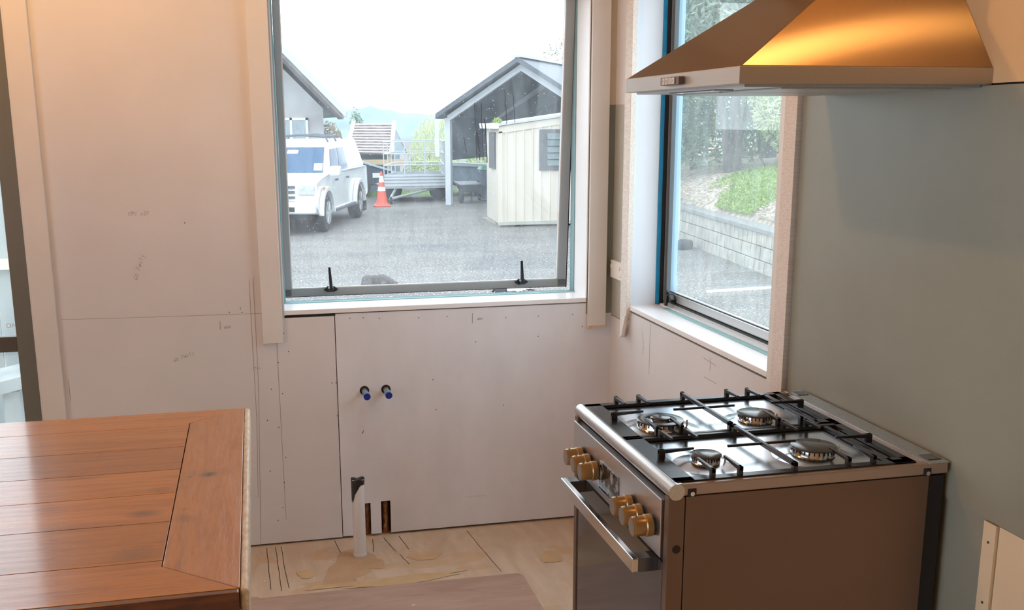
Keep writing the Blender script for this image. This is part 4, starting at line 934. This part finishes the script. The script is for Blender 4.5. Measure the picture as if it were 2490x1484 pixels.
MB().hexa([(3.668, 18.0, .62), (3.72, 18.0, .62), (3.755, 18.7, .62), (3.705, 18.7, .62)], [(3.668, 18.0, 1.38), (3.72, 18.0, 1.38), (3.755, 18.7, 1.38), (3.705, 18.7, 1.38)]).build('window', M['shedframe'], SH)

# ---- playhouse with weathered roof
PH = tag(empty('playhouse', (2.5, 30.5, GZ)), 'small playhouse with pale weathered shingle roof behind the traffic cone', 'playhouse')
def roofp(u, v, off=0): # front slope: u 0..1 left-right, v 0..1 eave-ridge
    L0 = Vector((1.55, 29.4, .62)); R0 = Vector((2.95, 29.4, .58)); L1 = Vector((1.92, 30.6, 1.52)); R1 = Vector((3.22, 30.6, 1.52))
    return (L0.lerp(R0, u)).lerp(L1.lerp(R1, u), v)+Vector((0, -.05, .04))*off
mb = MB().hexa([roofp(0, 0), roofp(1, 0), roofp(1, 1), roofp(0, 1)], [roofp(0, 0, 1), roofp(1, 0, 1), roofp(1, 1, 1), roofp(0, 1, 1)]); mb.build('roof', M['shingle_d'], PH)
mb = MB()
for k in range(11):
    v0, v1 = k/11+.004, (k+1)/11-.018
    mb.hexa([roofp(.01, v0, 1), roofp(.99, v0, 1), roofp(.99, v1, 1), roofp(.01, v1, 1)], [roofp(.01, v0, 2.2), roofp(.99, v0, 2.2), roofp(.99, v1, 1.4), roofp(.01, v1, 1.4)])
mb.build('shingle_row', M['shingle'], PH)
mb = MB()
for u in (0, 1): mb.hexa([roofp(u-.05, -.03, 0), roofp(u+.05, -.03, 0), roofp(u+.05, 1.02, 0), roofp(u-.05, 1.02, 0)], [roofp(u-.05, -.03, 3), roofp(u+.05, -.03, 3), roofp(u+.05, 1.02, 3), roofp(u-.05, 1.02, 3)])
mb.build('barge_board', M['shingle'], PH)
mb = MB().add([(2.95, 29.45, .58), (3.22, 30.6, 1.50), (3.75, 31.6, .58), (2.85, 29.5, .58), (3.12, 30.65, 1.50), (3.65, 31.65, .58)], [(0, 1, 2), (5, 4, 3), (0, 3, 4, 1), (1, 4, 5, 2), (0, 2, 5, 3)]); mb.build('gable', M['bluegrey'], PH)
mb = MB().hexa([(3.22, 30.6, 1.45), (3.75, 31.7, .55), (1.95, 32.2, .55), (1.92, 30.6, 1.45)], [(3.22, 30.6, 1.52), (3.80, 31.7, .60), (1.95, 32.2, .60), (1.92, 30.6, 1.52)]); mb.build('roof', M['shingle_d'], PH)
BX('wall', M['bluegrey'], (1.75, 3.3, 29.9, 31.4, GZ, .58), PH)
BX('timber_rail', M['timber'], (1.65, 3.35, 29.35, 29.42, .30, .46), PH)
for x in (1.75, 2.9): BX('post', M['timber'], (x-.05, x+.05, 29.4, 29.5, GZ, .6), PH)

# ---- caged trailer
TRL = tag(empty('cage_trailer', (3.1, 26, GZ)), 'galvanised caged trailer with long drawbar standing left of the carport', 'trailer')
x0, x1, y0, y1 = 2.18, 3.86, 25.0, 27.2; zb_, zm, zt2 = -.18, .18, 1.08
mb = MB()
for (xa_, ya_, xb_, yb_) in ((x0, y0, x1, y0), (x1, y0, x1+.3, y1), (x1+.3, y1, x0+.6, y1), (x0+.6, y1, x0, y0)):
    mb.hexa(*beam((xa_, ya_, (zb_+zm)/2), (xb_, yb_, (zb_+zm)/2), (0, 0, (zm-zb_)/2), Vector((yb_-ya_, xa_-xb_, 0)).normalized()*.02))
mb.box(x0, x1+.3, y0, y1, zb_, zb_+.04); mb.build('tray', M['galv'], TRL)
mb = MB()
for z in (-.09, .0, .09, .17): mb.box(x0, x1, y0-.045, y0-.02, z-.028, z+.028)
mb.build('side_rail', M['galv_w'], TRL)
cg = MB()
crn = [(x0, y0), (x1, y0), (x1+.3, y1), (x0+.6, y1)]
for z in (.45, .76, zt2):
    for (a, b) in zip(crn, crn[1:]+crn[:1]): cg.tube([(*a, z), (*b, z)], .018, 6)
for (a, b) in zip(crn, crn[1:]+crn[:1]):
    for t in (0, .34, .67): x, y = a[0]+(b[0]-a[0])*t, a[1]+(b[1]-a[1])*t; cg.tube([(x, y, zm), (x, y, zt2)], .016, 6)
cg.build('cage', M['galv_w'], TRL)
mb = MB(); mb.tube([(2.25, 24.4, -.42), (3.6, 25.2, -.20)], .04, 6).tube([(2.25, 24.4, -.42), (2.5, 25.1, -.2)], .04, 6); mb.build('drawbar', M['galv'], TRL)
for (x, y) in ((2.55, 26.1), (3.85, 26.0)): MB().lathe([(.14, -.08), (.25, -.07), (.27, 0), (.25, .07), (.14, .08)], (x, y, GZ+.27), 'y', 20).build('wheel', M['tyre'], TRL, smooth=True)
MB().lathe([(.06, -.03), (.10, -.03), (.10, .03), (.06, .03)], (2.27, 24.4, GZ+.10), 'x', 16).build('jockey_wheel', M['tyre'], TRL, smooth=True)

# ---- dark blue car half hidden behind the pickup
BC = tag(empty('covered_trailer', (1.8, 28.2, GZ)), 'low dark trailer under a pale blue cover showing between the pickup and the cone', 'trailer')
mb = MB().prism([(.75, GZ+.34), (2.40, GZ+.34), (2.62, GZ+.50), (2.74, GZ+.72), (1.85, GZ+.98), (.75, GZ+1.0)], 'y', 27.4, 28.9); mb.build('body', mat('dark_trailer_body', (.05, .07, .10), .5), BC, .03)
mb = MB().prism([(.72, GZ+.99), (1.85, GZ+.975), (2.72, GZ+.72), (2.80, GZ+.74), (1.87, GZ+1.04), (.72, GZ+1.07)], 'y', 27.34, 28.96); mb.build('cover', mat('pale_blue_cover', (.36, .52, .62), .4), BC, .012)
BX('number_plate', M['white'], (2.13, 2.42, 27.34, 27.40, .0, .14), BC)
for y in (27.3, 29.0): MB().lathe([(.2, -.08), (.30, -.07), (.30, .07), (.2, .08)], (1.75, y, GZ+.30), 'y', 20).build('wheel', M['tyre'], BC, smooth=True)

# ---- wheelbarrow / mower and green bin in the carport, dark trailer behind
BT = tag(empty('utility_trailer', (5.1, 27.5, GZ)), 'dark low sided trailer parked inside the carport', 'trailer')
mb = MB().hexa([(4.25, 26.8, -.1), (5.9, 26.8, -.1), (6.1, 28.4, -.1), (4.4, 28.4, -.1)], [(4.2, 26.8, .42), (5.9, 26.8, .30), (6.1, 28.4, .30), (4.4, 28.4, .42)]); mb.build('tray', M['bluegrey'], BT)
mb = MB().hexa([(4.15, 26.75, .36), (5.95, 26.75, .26), (5.95, 26.8, .26), (4.15, 26.8, .36)], [(4.15, 26.75, .46), (5.95, 26.75, .34), (5.95, 26.8, .34), (4.15, 26.8, .46)]); mb.build('top_rail', M['galv_w'], BT)
MB().lathe([(.15, -.09), (.28, -.08), (.28, .08), (.15, .09)], (5.2, 26.9, GZ+.28), 'y', 20).build('wheel', M['tyre'], BT, smooth=True)
MB().box(4.3, 5.9, 26.9, 28.3, -.25, -.1).build('chassis', M['seal'], BT)
BN = tag(empty('wheelie_bin', (5.1, 25.1, GZ)), 'dark bin with green lid beside the cream shed inside the carport', 'bin')
MB().hexa([(4.93, 24.95, GZ+.05), (5.27, 24.95, GZ+.05), (5.27, 25.3, GZ+.05), (4.93, 25.3, GZ+.05)], [(4.87, 24.88, GZ+.85), (5.33, 24.88, GZ+.85), (5.33, 25.38, GZ+.85), (4.87, 25.38, GZ+.85)]).build('bin_body', M['cladding'], BN, .02)
MB().hexa([(4.85, 24.84, GZ+.85), (5.35, 24.84, GZ+.85), (5.35, 25.4, GZ+.85), (4.85, 25.4, GZ+.85)], [(4.91, 24.9, GZ+.93), (5.29, 24.9, GZ+.93), (5.29, 25.35, GZ+.95), (4.91, 25.35, GZ+.95)]).build('bin_lid', mat('green_lid', (.16, .48, .34), .5), BN, .02)
for x in (4.91, 5.29): MB().lathe([(.1, -.03), (.1, .03)], (x, 25.32, GZ+.10), 'x', 16).build('wheel', M['tyre'], BN)
WB = tag(empty('wheelbarrow', (4.35, 24.6, GZ)), 'grey wheelbarrow with one front wheel beside the white carport post', 'wheelbarrow')
MB().lathe([(.10, -.04), (.18, -.04), (.19, 0), (.18, .04), (.10, .04)], (4.18, 24.3, GZ+.19), 'x', 20).build('wheel', M['tyre'], WB, smooth=True)
MB().hexa([(4.25, 24.35, GZ+.28), (4.65, 24.35, GZ+.28), (4.65, 24.95, GZ+.30), (4.25, 24.95, GZ+.30)], [(4.12, 24.2, GZ+.50), (4.78, 24.2, GZ+.50), (4.78, 25.15, GZ+.55), (4.12, 25.15, GZ+.55)]).build('tray', M['greypl'], WB, .02)
mb = MB().tube([(4.18, 24.25, GZ+.19), (4.3, 24.7, GZ+.27), (4.22, 25.5, GZ+.55)], .017, 6).tube([(4.24, 24.3, GZ+.19), (4.6, 24.7, GZ+.27), (4.68, 25.5, GZ+.55)], .017, 6).tube([(4.6, 24.95, GZ+.27), (4.62, 24.98, GZ)], .015, 6).tube([(4.3, 24.95, GZ+.27), (4.28, 24.98, GZ)], .015, 6); mb.build('frame', M['greypl'], WB)

# ---- plants
def leaves(name, m, par, blobs, n, size, up_=False, seed=1, aspect=.4, local_=False):
    rnd = random.Random(seed); vs = []; fs = []; tot = sum(b[3]*b[4]*b[5] for b in blobs)
    for (x, y, z, rx, ry, rz_) in blobs:
        for _ in range(int(n*rx*ry*rz_/tot)):
            while True:
                a, b, c = rnd.uniform(-1, 1), rnd.uniform(-1, 1), rnd.uniform(-1, 1); q = a*a+b*b+c*c
                if .05 < q < 1: break
            k = (q**.5)**-.35
            p = Vector((x+a*rx*k, y+b*ry*k, z+c*rz_*k)); s2 = size*rnd.uniform(.6, 1.4)
            if up_: d = Vector((rnd.uniform(-.35, .35), rnd.uniform(-.35, .35), 1)).normalized()
            else: d = Vector((rnd.gauss(0, 1), rnd.gauss(0, 1), rnd.gauss(0, .8))).normalized()
            w_ = d.cross(Vector((rnd.gauss(0, 1), rnd.gauss(0, 1), rnd.gauss(0, 1)))).normalized()*s2*aspect
            i = len(vs); vs += [p-d*s2, p+w_, p+d*s2, p-w_]; fs.append((i, i+1, i+2, i+3))
    mb = MB(); mb.v = vs; mb.f = fs
    return mb.build(name, m, par, recalc=False)
def bark_tube(pts, r): return MB().tube(pts, r, 10)
def wx(y): return 5.68+.12*(y-9.34)
def bz(x, y): dx = max(0, x-wx(y)-.28); return .03+.68*(1-math.exp(-dx/.75))+.05*dx*.5
# block retaining wall
RW = MB(); cap_ = MB()
ya_, yb_ = 3.0, 19.5
rows = ((GZ-.05, -.395), (-.395, -.195), (-.195, .005))
for r_i, (z0, z1) in enumerate(rows):
    y = ya_-(r_i % 2)*.2; set_ = .012*r_i
    while y < yb_:
        L = .40 if r_i < 2 else .20; g = .012
        x0_ = wx(y)+set_; x1_ = wx(y+L)+set_
        RW.hexa([(x0_, y+g, z0+g), (x0_+.26, y+g, z0+g), (x1_+.26, y+L, z0+g), (x1_, y+L, z0+g)], [(x0_+.01, y+g, z1), (x0_+.26, y+g, z1), (x1_+.26, y+L, z1), (x1_+.01, y+L, z1)]); y += L
rwall = tag(RW.build('retaining_wall', M['block'], bevel=.006), 'low concrete block retaining wall along the garden bank outside the side window', 'wall')
BKK = MB(); y = ya_
while y < yb_: cap_.hexa([(wx(y)-.0, y+.006, .005), (wx(y)+.32, y+.006, .005), (wx(y+.6)+.32, y+.6, .005), (wx(y+.6), y+.6, .005)], [(wx(y)+.01, y+.006, .065), (wx(y)+.32, y+.006, .065), (wx(y+.6)+.32, y+.6, .065), (wx(y+.6)+.01, y+.6, .065)]); y += .6
cap_.build('capping', M['blockcap'], rwall, .006)
# bank surface
vs = []; fs = []; nx, ny = 40, 60
for j in range(ny+1):
    for i in range(nx+1):
        y = 2+j*.45; x = wx(y)+.28+i*.45 if i else wx(y)+.10
        z = bz(x, y)+(random.uniform(-.02, .02) if i else 0); vs.append((x, y, z if i else -.2))
for j in range(ny):
    for i in range(nx): a = j*(nx+1)+i; fs.append((a, a+1, a+nx+2, a+nx+1))
bank = MB().add(vs, fs).build('garden_bank', M['mulch'], smooth=True); struct(bank)
# green ground cover, mulch chips, dry grass tuft
rnd = random.Random(5); vs = []; fs = []
def scatter(n, fx, size, dirz, asp=.25, lift=.0):
    vs = []; fs = []
    for _ in range(n):
        x, y = fx(); x = max(x, wx(y)+.40); z = bz(x, y); s2 = size*rnd.uniform(.5, 1.4)
        d = Vector((rnd.gauss(0, 1), rnd.gauss(0, 1), dirz*abs(rnd.gauss(1, .4)))).normalized(); w_ = d.cross(Vector((rnd.gauss(0, 1), rnd.gauss(0, 1), .3))).normalized()*s2*asp
        p = Vector((x, y, z+lift+abs(d.z)*s2*.8)); i = len(vs); vs += [p-d*s2, p+w_, p+d*s2, p-w_]; fs.append((i, i+1, i+2, i+3))
    mb = MB(); mb.v = vs; mb.f = fs; return mb
def region(cx, cy, rx, ry):
    def f():
        a = rnd.uniform(0, 2*PI); r_ = math.sqrt(rnd.random()); return cx+rx*r_*math.cos(a), cy+ry*r_*math.sin(a)
    return f
def multi(*rs):
    return lambda: region(*rnd.choice(rs))()
gc = scatter(17000, multi((6.75, 12.3, .55, 1.1), (7.5, 13.0, .9, 1.0), (8.2, 13.4, 1.2, 1.2), (7.0, 11.2, .35, .6), (8.3, 14.4, 1.3, .8)), .034, .5, .5).build('ground_cover', M['leaf_green'], recalc=False)
tag(gc, 'bright green leafy ground cover spreading over the garden bank', 'ground cover', kind='stuff')
ch = scatter(11000, multi((6.9, 10.6, .8, 1.0), (6.35, 10.2, .3, 1.1), (6.9, 15.2, .6, 1.6), (7.5, 11.2, .9, .7)), .034, .08, .22, .01).build('bark_chips', leafmat('pale_bark_chips', (.80, .72, .62), (.34, .28, .24), .05), recalc=False)
tag(ch, 'pale bark chips strewn over the bank behind the block wall', 'bark mulch', kind='stuff')
vs = []; fs = []
for _ in range(420):
    a = rnd.uniform(0, 2*PI); L = rnd.uniform(.2, .45); b0 = Vector((7.35+rnd.uniform(-.08, .08), 11.5+rnd.uniform(-.08, .08), bz(7.35, 11.5)))
    o1 = Vector((math.cos(a), math.sin(a), 0)); t = Vector((-o1.y, o1.x, 0))*.008
    P = [b0, b0+o1*L*.5+Vector((0, 0, L*.6)), b0+o1*L+Vector((0, 0, L*.35))]
    i = len(vs); vs += [P[0]-t, P[0]+t, P[1]-t, P[1]+t, P[2]]; fs += [(i, i+1, i+3, i+2), (i+2, i+3, i+4)]
mb = MB(); mb.v = vs; mb.f = fs; tag(mb.build('grass_tussock', M['reed'], recalc=False), 'pale arching grass tussock on the bank beside the green ground cover', 'plant')
# trees seen through the side window
def tree(lab, base, trunks, blobs, n, size, lm, seed, aspect=.35, name='tree'):
    e = tag(empty(name, base), lab, 'tree' if name == 'tree' else name.replace('_', ' ').split()[-1])
    for pts, r in trunks:
        MB().tube([(base[0]+p[0], base[1]+p[1], base[2]+p[2]) for p in pts], r, 10).build('trunk', M['bark'], e, smooth=True)
    leaves('foliage', lm, e, [(base[0]+b[0], base[1]+b[1], base[2]+b[2], b[3], b[4], b[5]) for b in blobs], n, size, seed=seed, aspect=aspect)
    return e
tree('grey green spreading tree with thick forked dark trunks on the garden bank', (7.9, 15.6, .70),
     [([(0, 0, -.1), (-.12, 0, .7), (-.25, .1, 1.5), (-.6, .2, 3.0)], [.10, .085, .07, .04]), ([(.10, 0, -.1), (.14, 0, .6), (.10, .1, 1.2), (.35, .2, 2.6)], [.13, .115, .10, .05]), ([(.13, 0, .75), (.45, -.05, 1.15), (.9, .1, 1.8)], [.075, .06, .035]), ([(.62, -.3, -.05), (.45, -.3, .35), (.40, -.3, .6)], [.03, .022, .015])],
     [(-.8, .3, 2.4, 1.6, 1.3, .9), (.6, .4, 2.7, 1.6, 1.4, 1.0), (-.2, .6, 3.6, 2.2, 1.5, .8), (-1.0, .2, 1.55, .8, .7, .4), (1.3, .5, 2.0, .7, .7, .5), (-.75, .9, .55, .55, .4, .5), (.75, .9, .6, .5, .4, .55), (0, 1.3, 1.2, .9, .4, .6), (-.2, .5, .12, .7, .3, .16)], 23000, .095, M['leaf_grey'], 11, .24)
tree('leaning thin dark trunked tree behind the far end of the block wall', (7.85, 17.2, .70),
     [([(0, 0, -.1), (-.35, 0, .8), (-.75, 0, 1.6), (-1.0, 0, 2.4)], [.09, .08, .06, .03]), ([(-.75, .5, -.1), (-.8, .5, 1.2), (-.85, .6, 2.6)], [.12, .09, .05])],
     [(-1.2, .4, 2.6, 1.3, 1.2, .8), (-.9, .8, 1.0, .9, .7, .6), (-1.2, 1.0, 1.8, 1.0, .8, .6)], 8000, .095, M['leaf_grey'], 12, .26)
tree('tall pale leafed tree filling the sky above the bank', (10.2, 18.5, .6), [([(0, 0, -.1), (.1, 0, 2), (-.3, 0, 4), (-.6, 0, 5.5)], [.2, .16, .1, .04]), ([(0, 0, 2), (-1.2, 0, 3.4), (-2.2, 0, 4.4)], [.1, .07, .03])],
     [(-.5, 0, 3.8, 2.6, 1.6, 1.3), (-1.8, .3, 5.0, 2.2, 1.5, 1.2), (.8, .2, 5.2, 2.0, 1.6, 1.3), (-2.4, 0, 3.4, 1.2, 1.0, .7), (-.8, .5, 2.3, 2.2, 1.2, .9)], 12000, .09, leafmat('olive_leaves', (.50, .58, .34), (.20, .28, .16)), 13, .22)
sb_ = tree('dense pale yellow green shrub with red flowers at the right of the bank', (8.95, 14.6, .74), [([(0, 0, -.05), (-.1, 0, .5), (.05, 0, 1.1)], [.05, .04, .02]), ([(-.2, .1, -.05), (-.7, 0, .6), (-.9, 0, .95)], [.03, .022, .012])],
     [(0, 0, .9, .9, .7, .75), (.5, .2, 1.5, .8, .7, .6), (-.55, .1, 1.45, .6, .5, .6), (-.75, -.1, .95, .4, .4, .35), (.9, .2, .8, .7, .6, .7), (.1, .2, 2.0, .8, .6, .45), (-1.15, .5, 1.75, .55, .4, .4), (-.3, .4, 2.3, .9, .5, .4)], 19000, .062, M['leaf_pale'], 14, .22, 'flowering_shrub')
fm = MB(); rf_ = random.Random(9)
for (dx, dy, dz_) in ((.05, -.75, .25), (-.62, -.45, .95), (.45, -.6, 1.25), (.10, -.6, 1.7), (.62, -.5, 1.45), (.75, -.6, .5)):
    c0 = Vector((8.95+dx, 14.6+dy, .74+dz_))
    for k in range(16):
        d = Vector((rf_.gauss(0, 1), rf_.gauss(0, 1), rf_.gauss(.2, .8))).normalized(); t = d.cross(Vector((.3, .2, 1))).normalized()*.014
        fm.add([c0-t, c0+t, c0+d*.10], [(0, 1, 2)])
fm.build('flower', M['leaf_red'], sb_, recalc=False)
tree('green bushy tree at the far right behind the flowering shrub', (12.0, 16.5, .6), [([(0, 0, -.1), (0, 0, 2.5)], [.15, .08])], [(0, 0, 2.0, 1.8, 1.2, 1.4), (-1.6, 0, 1.6, 1.4, 1.0, 1.2), (.8, 0, 3.6, 1.8, 1.2, 1.2), (-2.2, 1.0, 2.6, 1.2, 1.0, 1.0), (-3.2, 1.6, 1.2, 1.2, .8, .9)], 9000, .08, leafmat('mid_green_leaves', (.38, .52, .26), (.15, .24, .12)), 15, .25)
tree('dark bushy hedge tree behind the leaning trunk', (10.6, 20.6, .4), [([(0, 0, -.1), (0, 0, 2)], [.12, .06])], [(0, 0, 1.5, 2.2, .9, 1.5), (-2.0, 0, 1.4, 1.4, .8, 1.4), (1.6, 0, 1.8, 1.6, .8, 1.5)], 9000, .09, leafmat('shady_leaves', (.26, .36, .26), (.10, .16, .12)), 16, .28)
# plants beyond the yard, seen through the back window
def bush(name, lab, cat, blobs, n, size, lm, seed, up_=False, aspect=.3, stem=True, zb=GZ):
    x = blobs[0][0]; y = blobs[0][1]; e = tag(empty(name, (x, y, zb)), lab, cat)
    if stem: MB().tube([(x, y, GZ-.02), (x, y, blobs[0][2])], .03, 6).build('stem', M['bark'], e)
    leaves('foliage', lm, e, blobs, n, size, up_, seed, aspect); return e
bush('reed_clump', 'tall pale yellow reeds growing right of the playhouse behind the trailer', 'reeds', [(4.6, 32, .5, .72, .6, 1.1), (4.9, 33, .7, .6, .5, 1.2), (5.5, 33, .8, .5, .5, 1.25)], 4200, .09, M['reed'], 21, True, .16)
bush('garden_bush', 'russet and green bush between the house and the playhouse', 'bush', [(1.05, 29.5, .9, .45, .4, .75), (1.1, 30.6, .7, .4, .4, .6)], 2200, .06, M['leaf_brown'], 22)
bush('small_conifer', 'small pointed green tree rising behind the playhouse roof', 'tree', [(2.55, 36, 1.2, .28, .28, .8), (2.5, 36, 1.9, .12, .12, .4)], 500, .07, M['leaf_grey'], 23)
bush('garden_bush', 'yellow green bush seen through the carport under its end wall', 'bush', [(6.9, 33, .4, .9, .5, .8), (8.4, 33.5, .4, .9, .5, .8), (9.6, 34, .3, .8, .5, .7)], 3600, .08, leafmat('lime_leaves', (.60, .74, .32), (.30, .42, .16)), 24)
bush('garden_bush', 'low green bush behind the caged trailer', 'bush', [(4.0, 29.4, .0, .7, .4, .55), (4.9, 29.9, .0, .6, .4, .5)], 1800, .07, M['leaf_pale'], 25)
e = tree('sparse tall tree whose twigs reach into the sky beside the window stile above the carport', (10.75, 36, GZ), [([(0, 0, 0), (.1, 0, 3.5), (-.2, 0, 5.2)], [.16, .09, .03])], [(-.15, 0, 4.6, .9, .6, .7), (-.9, 0, 4.75, .28, .2, .3)], 420, .07, leafmat('dark_twig_leaves', (.20, .26, .16), (.08, .10, .07)), 41, .25)
bush('roadside_weeds', 'bright weeds sprouting on the shed roof corner', 'weeds', [(3.64, 17.6, zl+.11, .10, .12, .07)], 150, .03, M['leaf_green'], 26, stem=False, zb=zl+.06)
gv = []; 
gs = MB(); rg = random.Random(31)
for _ in range(2600):
    x, y = rg.uniform(1.2, 6.2), rg.uniform(27.6, 29.2); i = len(gs.v); hgt = rg.uniform(.03, .10); a = rg.uniform(0, PI)
    gs.v += [Vector((x-.02*math.cos(a), y-.02*math.sin(a), GZ)), Vector((x+.02*math.cos(a), y+.02*math.sin(a), GZ)), Vector((x+rg.uniform(-.03, .03), y, GZ+hgt))]; gs.f.append((i, i+1, i+2))
tag(gs.build('grass_verge', M['grass'], recalc=False), 'strip of bright grass at the far edge of the asphalt yard', 'grass', kind='stuff')

# ---- pole in rubber base
e = tag(empty('pole_stand', (5.80, 12.95, GZ)), 'beige pole standing in a round black rubber base by the block wall', 'pole stand')
MB().lathe([(.185, 0), (.20, .02), (.20, .12), (.18, .15), (.05, .155)], (5.80, 12.95, GZ), 'z', 32).build('rubber_base', M['rubber'], e, smooth=True)
MB().tube([(5.74, 12.95, GZ+.12), (5.735, 12.95, .2), (5.70, 12.95, 1.3)], .028, 12).build('pole', M['pole'], e, smooth=True)

# ---- dogs lying on the asphalt
def blobmesh(name, m, par, balls, voxel=.018):
    mb = MB()
    for b in balls:
        c, r_ = b[0], b[1]; rot = Matrix.Rotation(b[2], 3, 'Z') if len(b) > 2 and b[2] else None
        if len(b) > 3: rot = (rot or Matrix.Identity(3)) @ Matrix.Rotation(b[3], 3, 'Y')
        mb.ico(c, r_, 3, rot)
    o = mb.build(name, m, par, smooth=False)
    md = o.modifiers.new('fuse', 'REMESH'); md.mode = 'VOXEL'; md.voxel_size = voxel; md.use_smooth_shade = True
    s_m = o.modifiers.new('soften', 'SMOOTH'); s_m.factor = .6; s_m.iterations = 8
    return o
def dog(x, y, lab, m1, m2, flat=1.0, s=1.0, flip=1):
    e = tag(empty('dog', (x, y, GZ)), lab, 'dog')
    def P(a, b, c): return (x+flip*a*s, y+b*s, GZ+c*s*flat)
    def Rr(a, b, c): return (a*s, b*s, c*s*flat)
    balls = [(P(-.22, 0, .15), Rr(.17, .14, .145)), (P(-.05, 0, .155), Rr(.20, .135, .135)), (P(.13, -.01, .165), Rr(.17, .125, .14)), (P(.26, -.03, .17), Rr(.12, .08, .085)), (P(.36, -.06, .135), Rr(.10, .068, .066)), (P(.46, -.08, .105), Rr(.075, .042, .042)),
             (P(-.26, -.13, .09), Rr(.14, .055, .085)), (P(-.16, -.19, .04), Rr(.13, .03, .035)), (P(-.06, -.21, .025), Rr(.06, .03, .025)), (P(-.26, .13, .08), Rr(.13, .05, .08)),
             (P(.16, -.13, .08), Rr(.07, .045, .07)), (P(.26, -.17, .035), Rr(.13, .028, .030)), (P(.38, -.18, .022), Rr(.05, .032, .022)), (P(.22, .12, .04), Rr(.14, .03, .035)), (P(.34, .13, .022), Rr(.05, .03, .022)),
             (P(-.38, .02, .06), Rr(.10, .022, .022)), (P(-.46, -.05, .03), Rr(.09, .016, .016), .9)]
    bd_ = blobmesh('body', m1, e, balls, .016*s)
    for sy in (1, -1):
        MB().hexa([P(.30, -.06+sy*.035, .185), P(.36, -.06+sy*.035, .185), P(.35, -.06+sy*.075, .165), P(.31, -.06+sy*.075, .165)], [P(.31, -.06+sy*.040, .215), P(.345, -.06+sy*.040, .215), P(.345, -.06+sy*.085, .172), P(.32, -.06+sy*.085, .172)]).build('ear', m2, bd_, .004)
        MB().ico(P(.405, -.07+sy*.038, .155), .009*s, 2).build('eye', M['blackpl'], bd_)
    MB().ico(P(.525, -.092, .108), Rr(.016, .02, .016), 2).build('nose', M['blackpl'], bd_)
    return e
dog(.19, 9.9, 'grey brown dog lying on the asphalt beyond the left window latch', M['dogcoat'], M['dogcoat'], 1.2, .52)
def bwmat():
    m, nt, b = new_mat('black_white_patched_fur'); b.inputs['Roughness'].default_value = .7
    nt.links.new(ramp(nt, noise(nt, coords(nt, (1, 1, .3)), 7.5, 1), [(.50, (.02, .02, .024)), (.53, (.70, .69, .68))]), b.inputs['Base Color']); return m
dog(1.83, 9.12, 'black and white dog lying flat under the right window latch', bwmat(), M['dogdark'], .36, .62)

# ---- fence and bank outside the glazed door
FE = tag(empty('paling_fence', (-4.2, 4, GZ)), 'weathered grey paling fence with cream rail outside the glazed door', 'fence')
mb = MB(); x = -7.2
while x < -2.2: mb.box(x, x+.135, 4.0, 4.02, GZ, 1.25); x += .145
mb.build('paling', M['deck'], FE)
BX('rail', M['rail'], (-7.2, -2.2, 3.94, 4.0, .60, .67), FE)
mb = MB().hexa([(-4.2, 3.0, -.35), (-2.6, 3.2, -.02), (-2.6, 3.7, -.02), (-4.2, 3.6, -.35)], [(-4.2, 3.0, -.26), (-2.6, 3.2, .06), (-2.6, 3.7, .06), (-4.2, 3.6, -.26)]); mb.box(-3.0, -2.9, 3.2, 3.3, GZ, -.1).box(-3.9, -3.8, 3.2, 3.3, GZ, -.3)
tag(mb.build('ramp_boards', M['deck']), 'sloping grey boards outside below the door midrail', 'ramp')
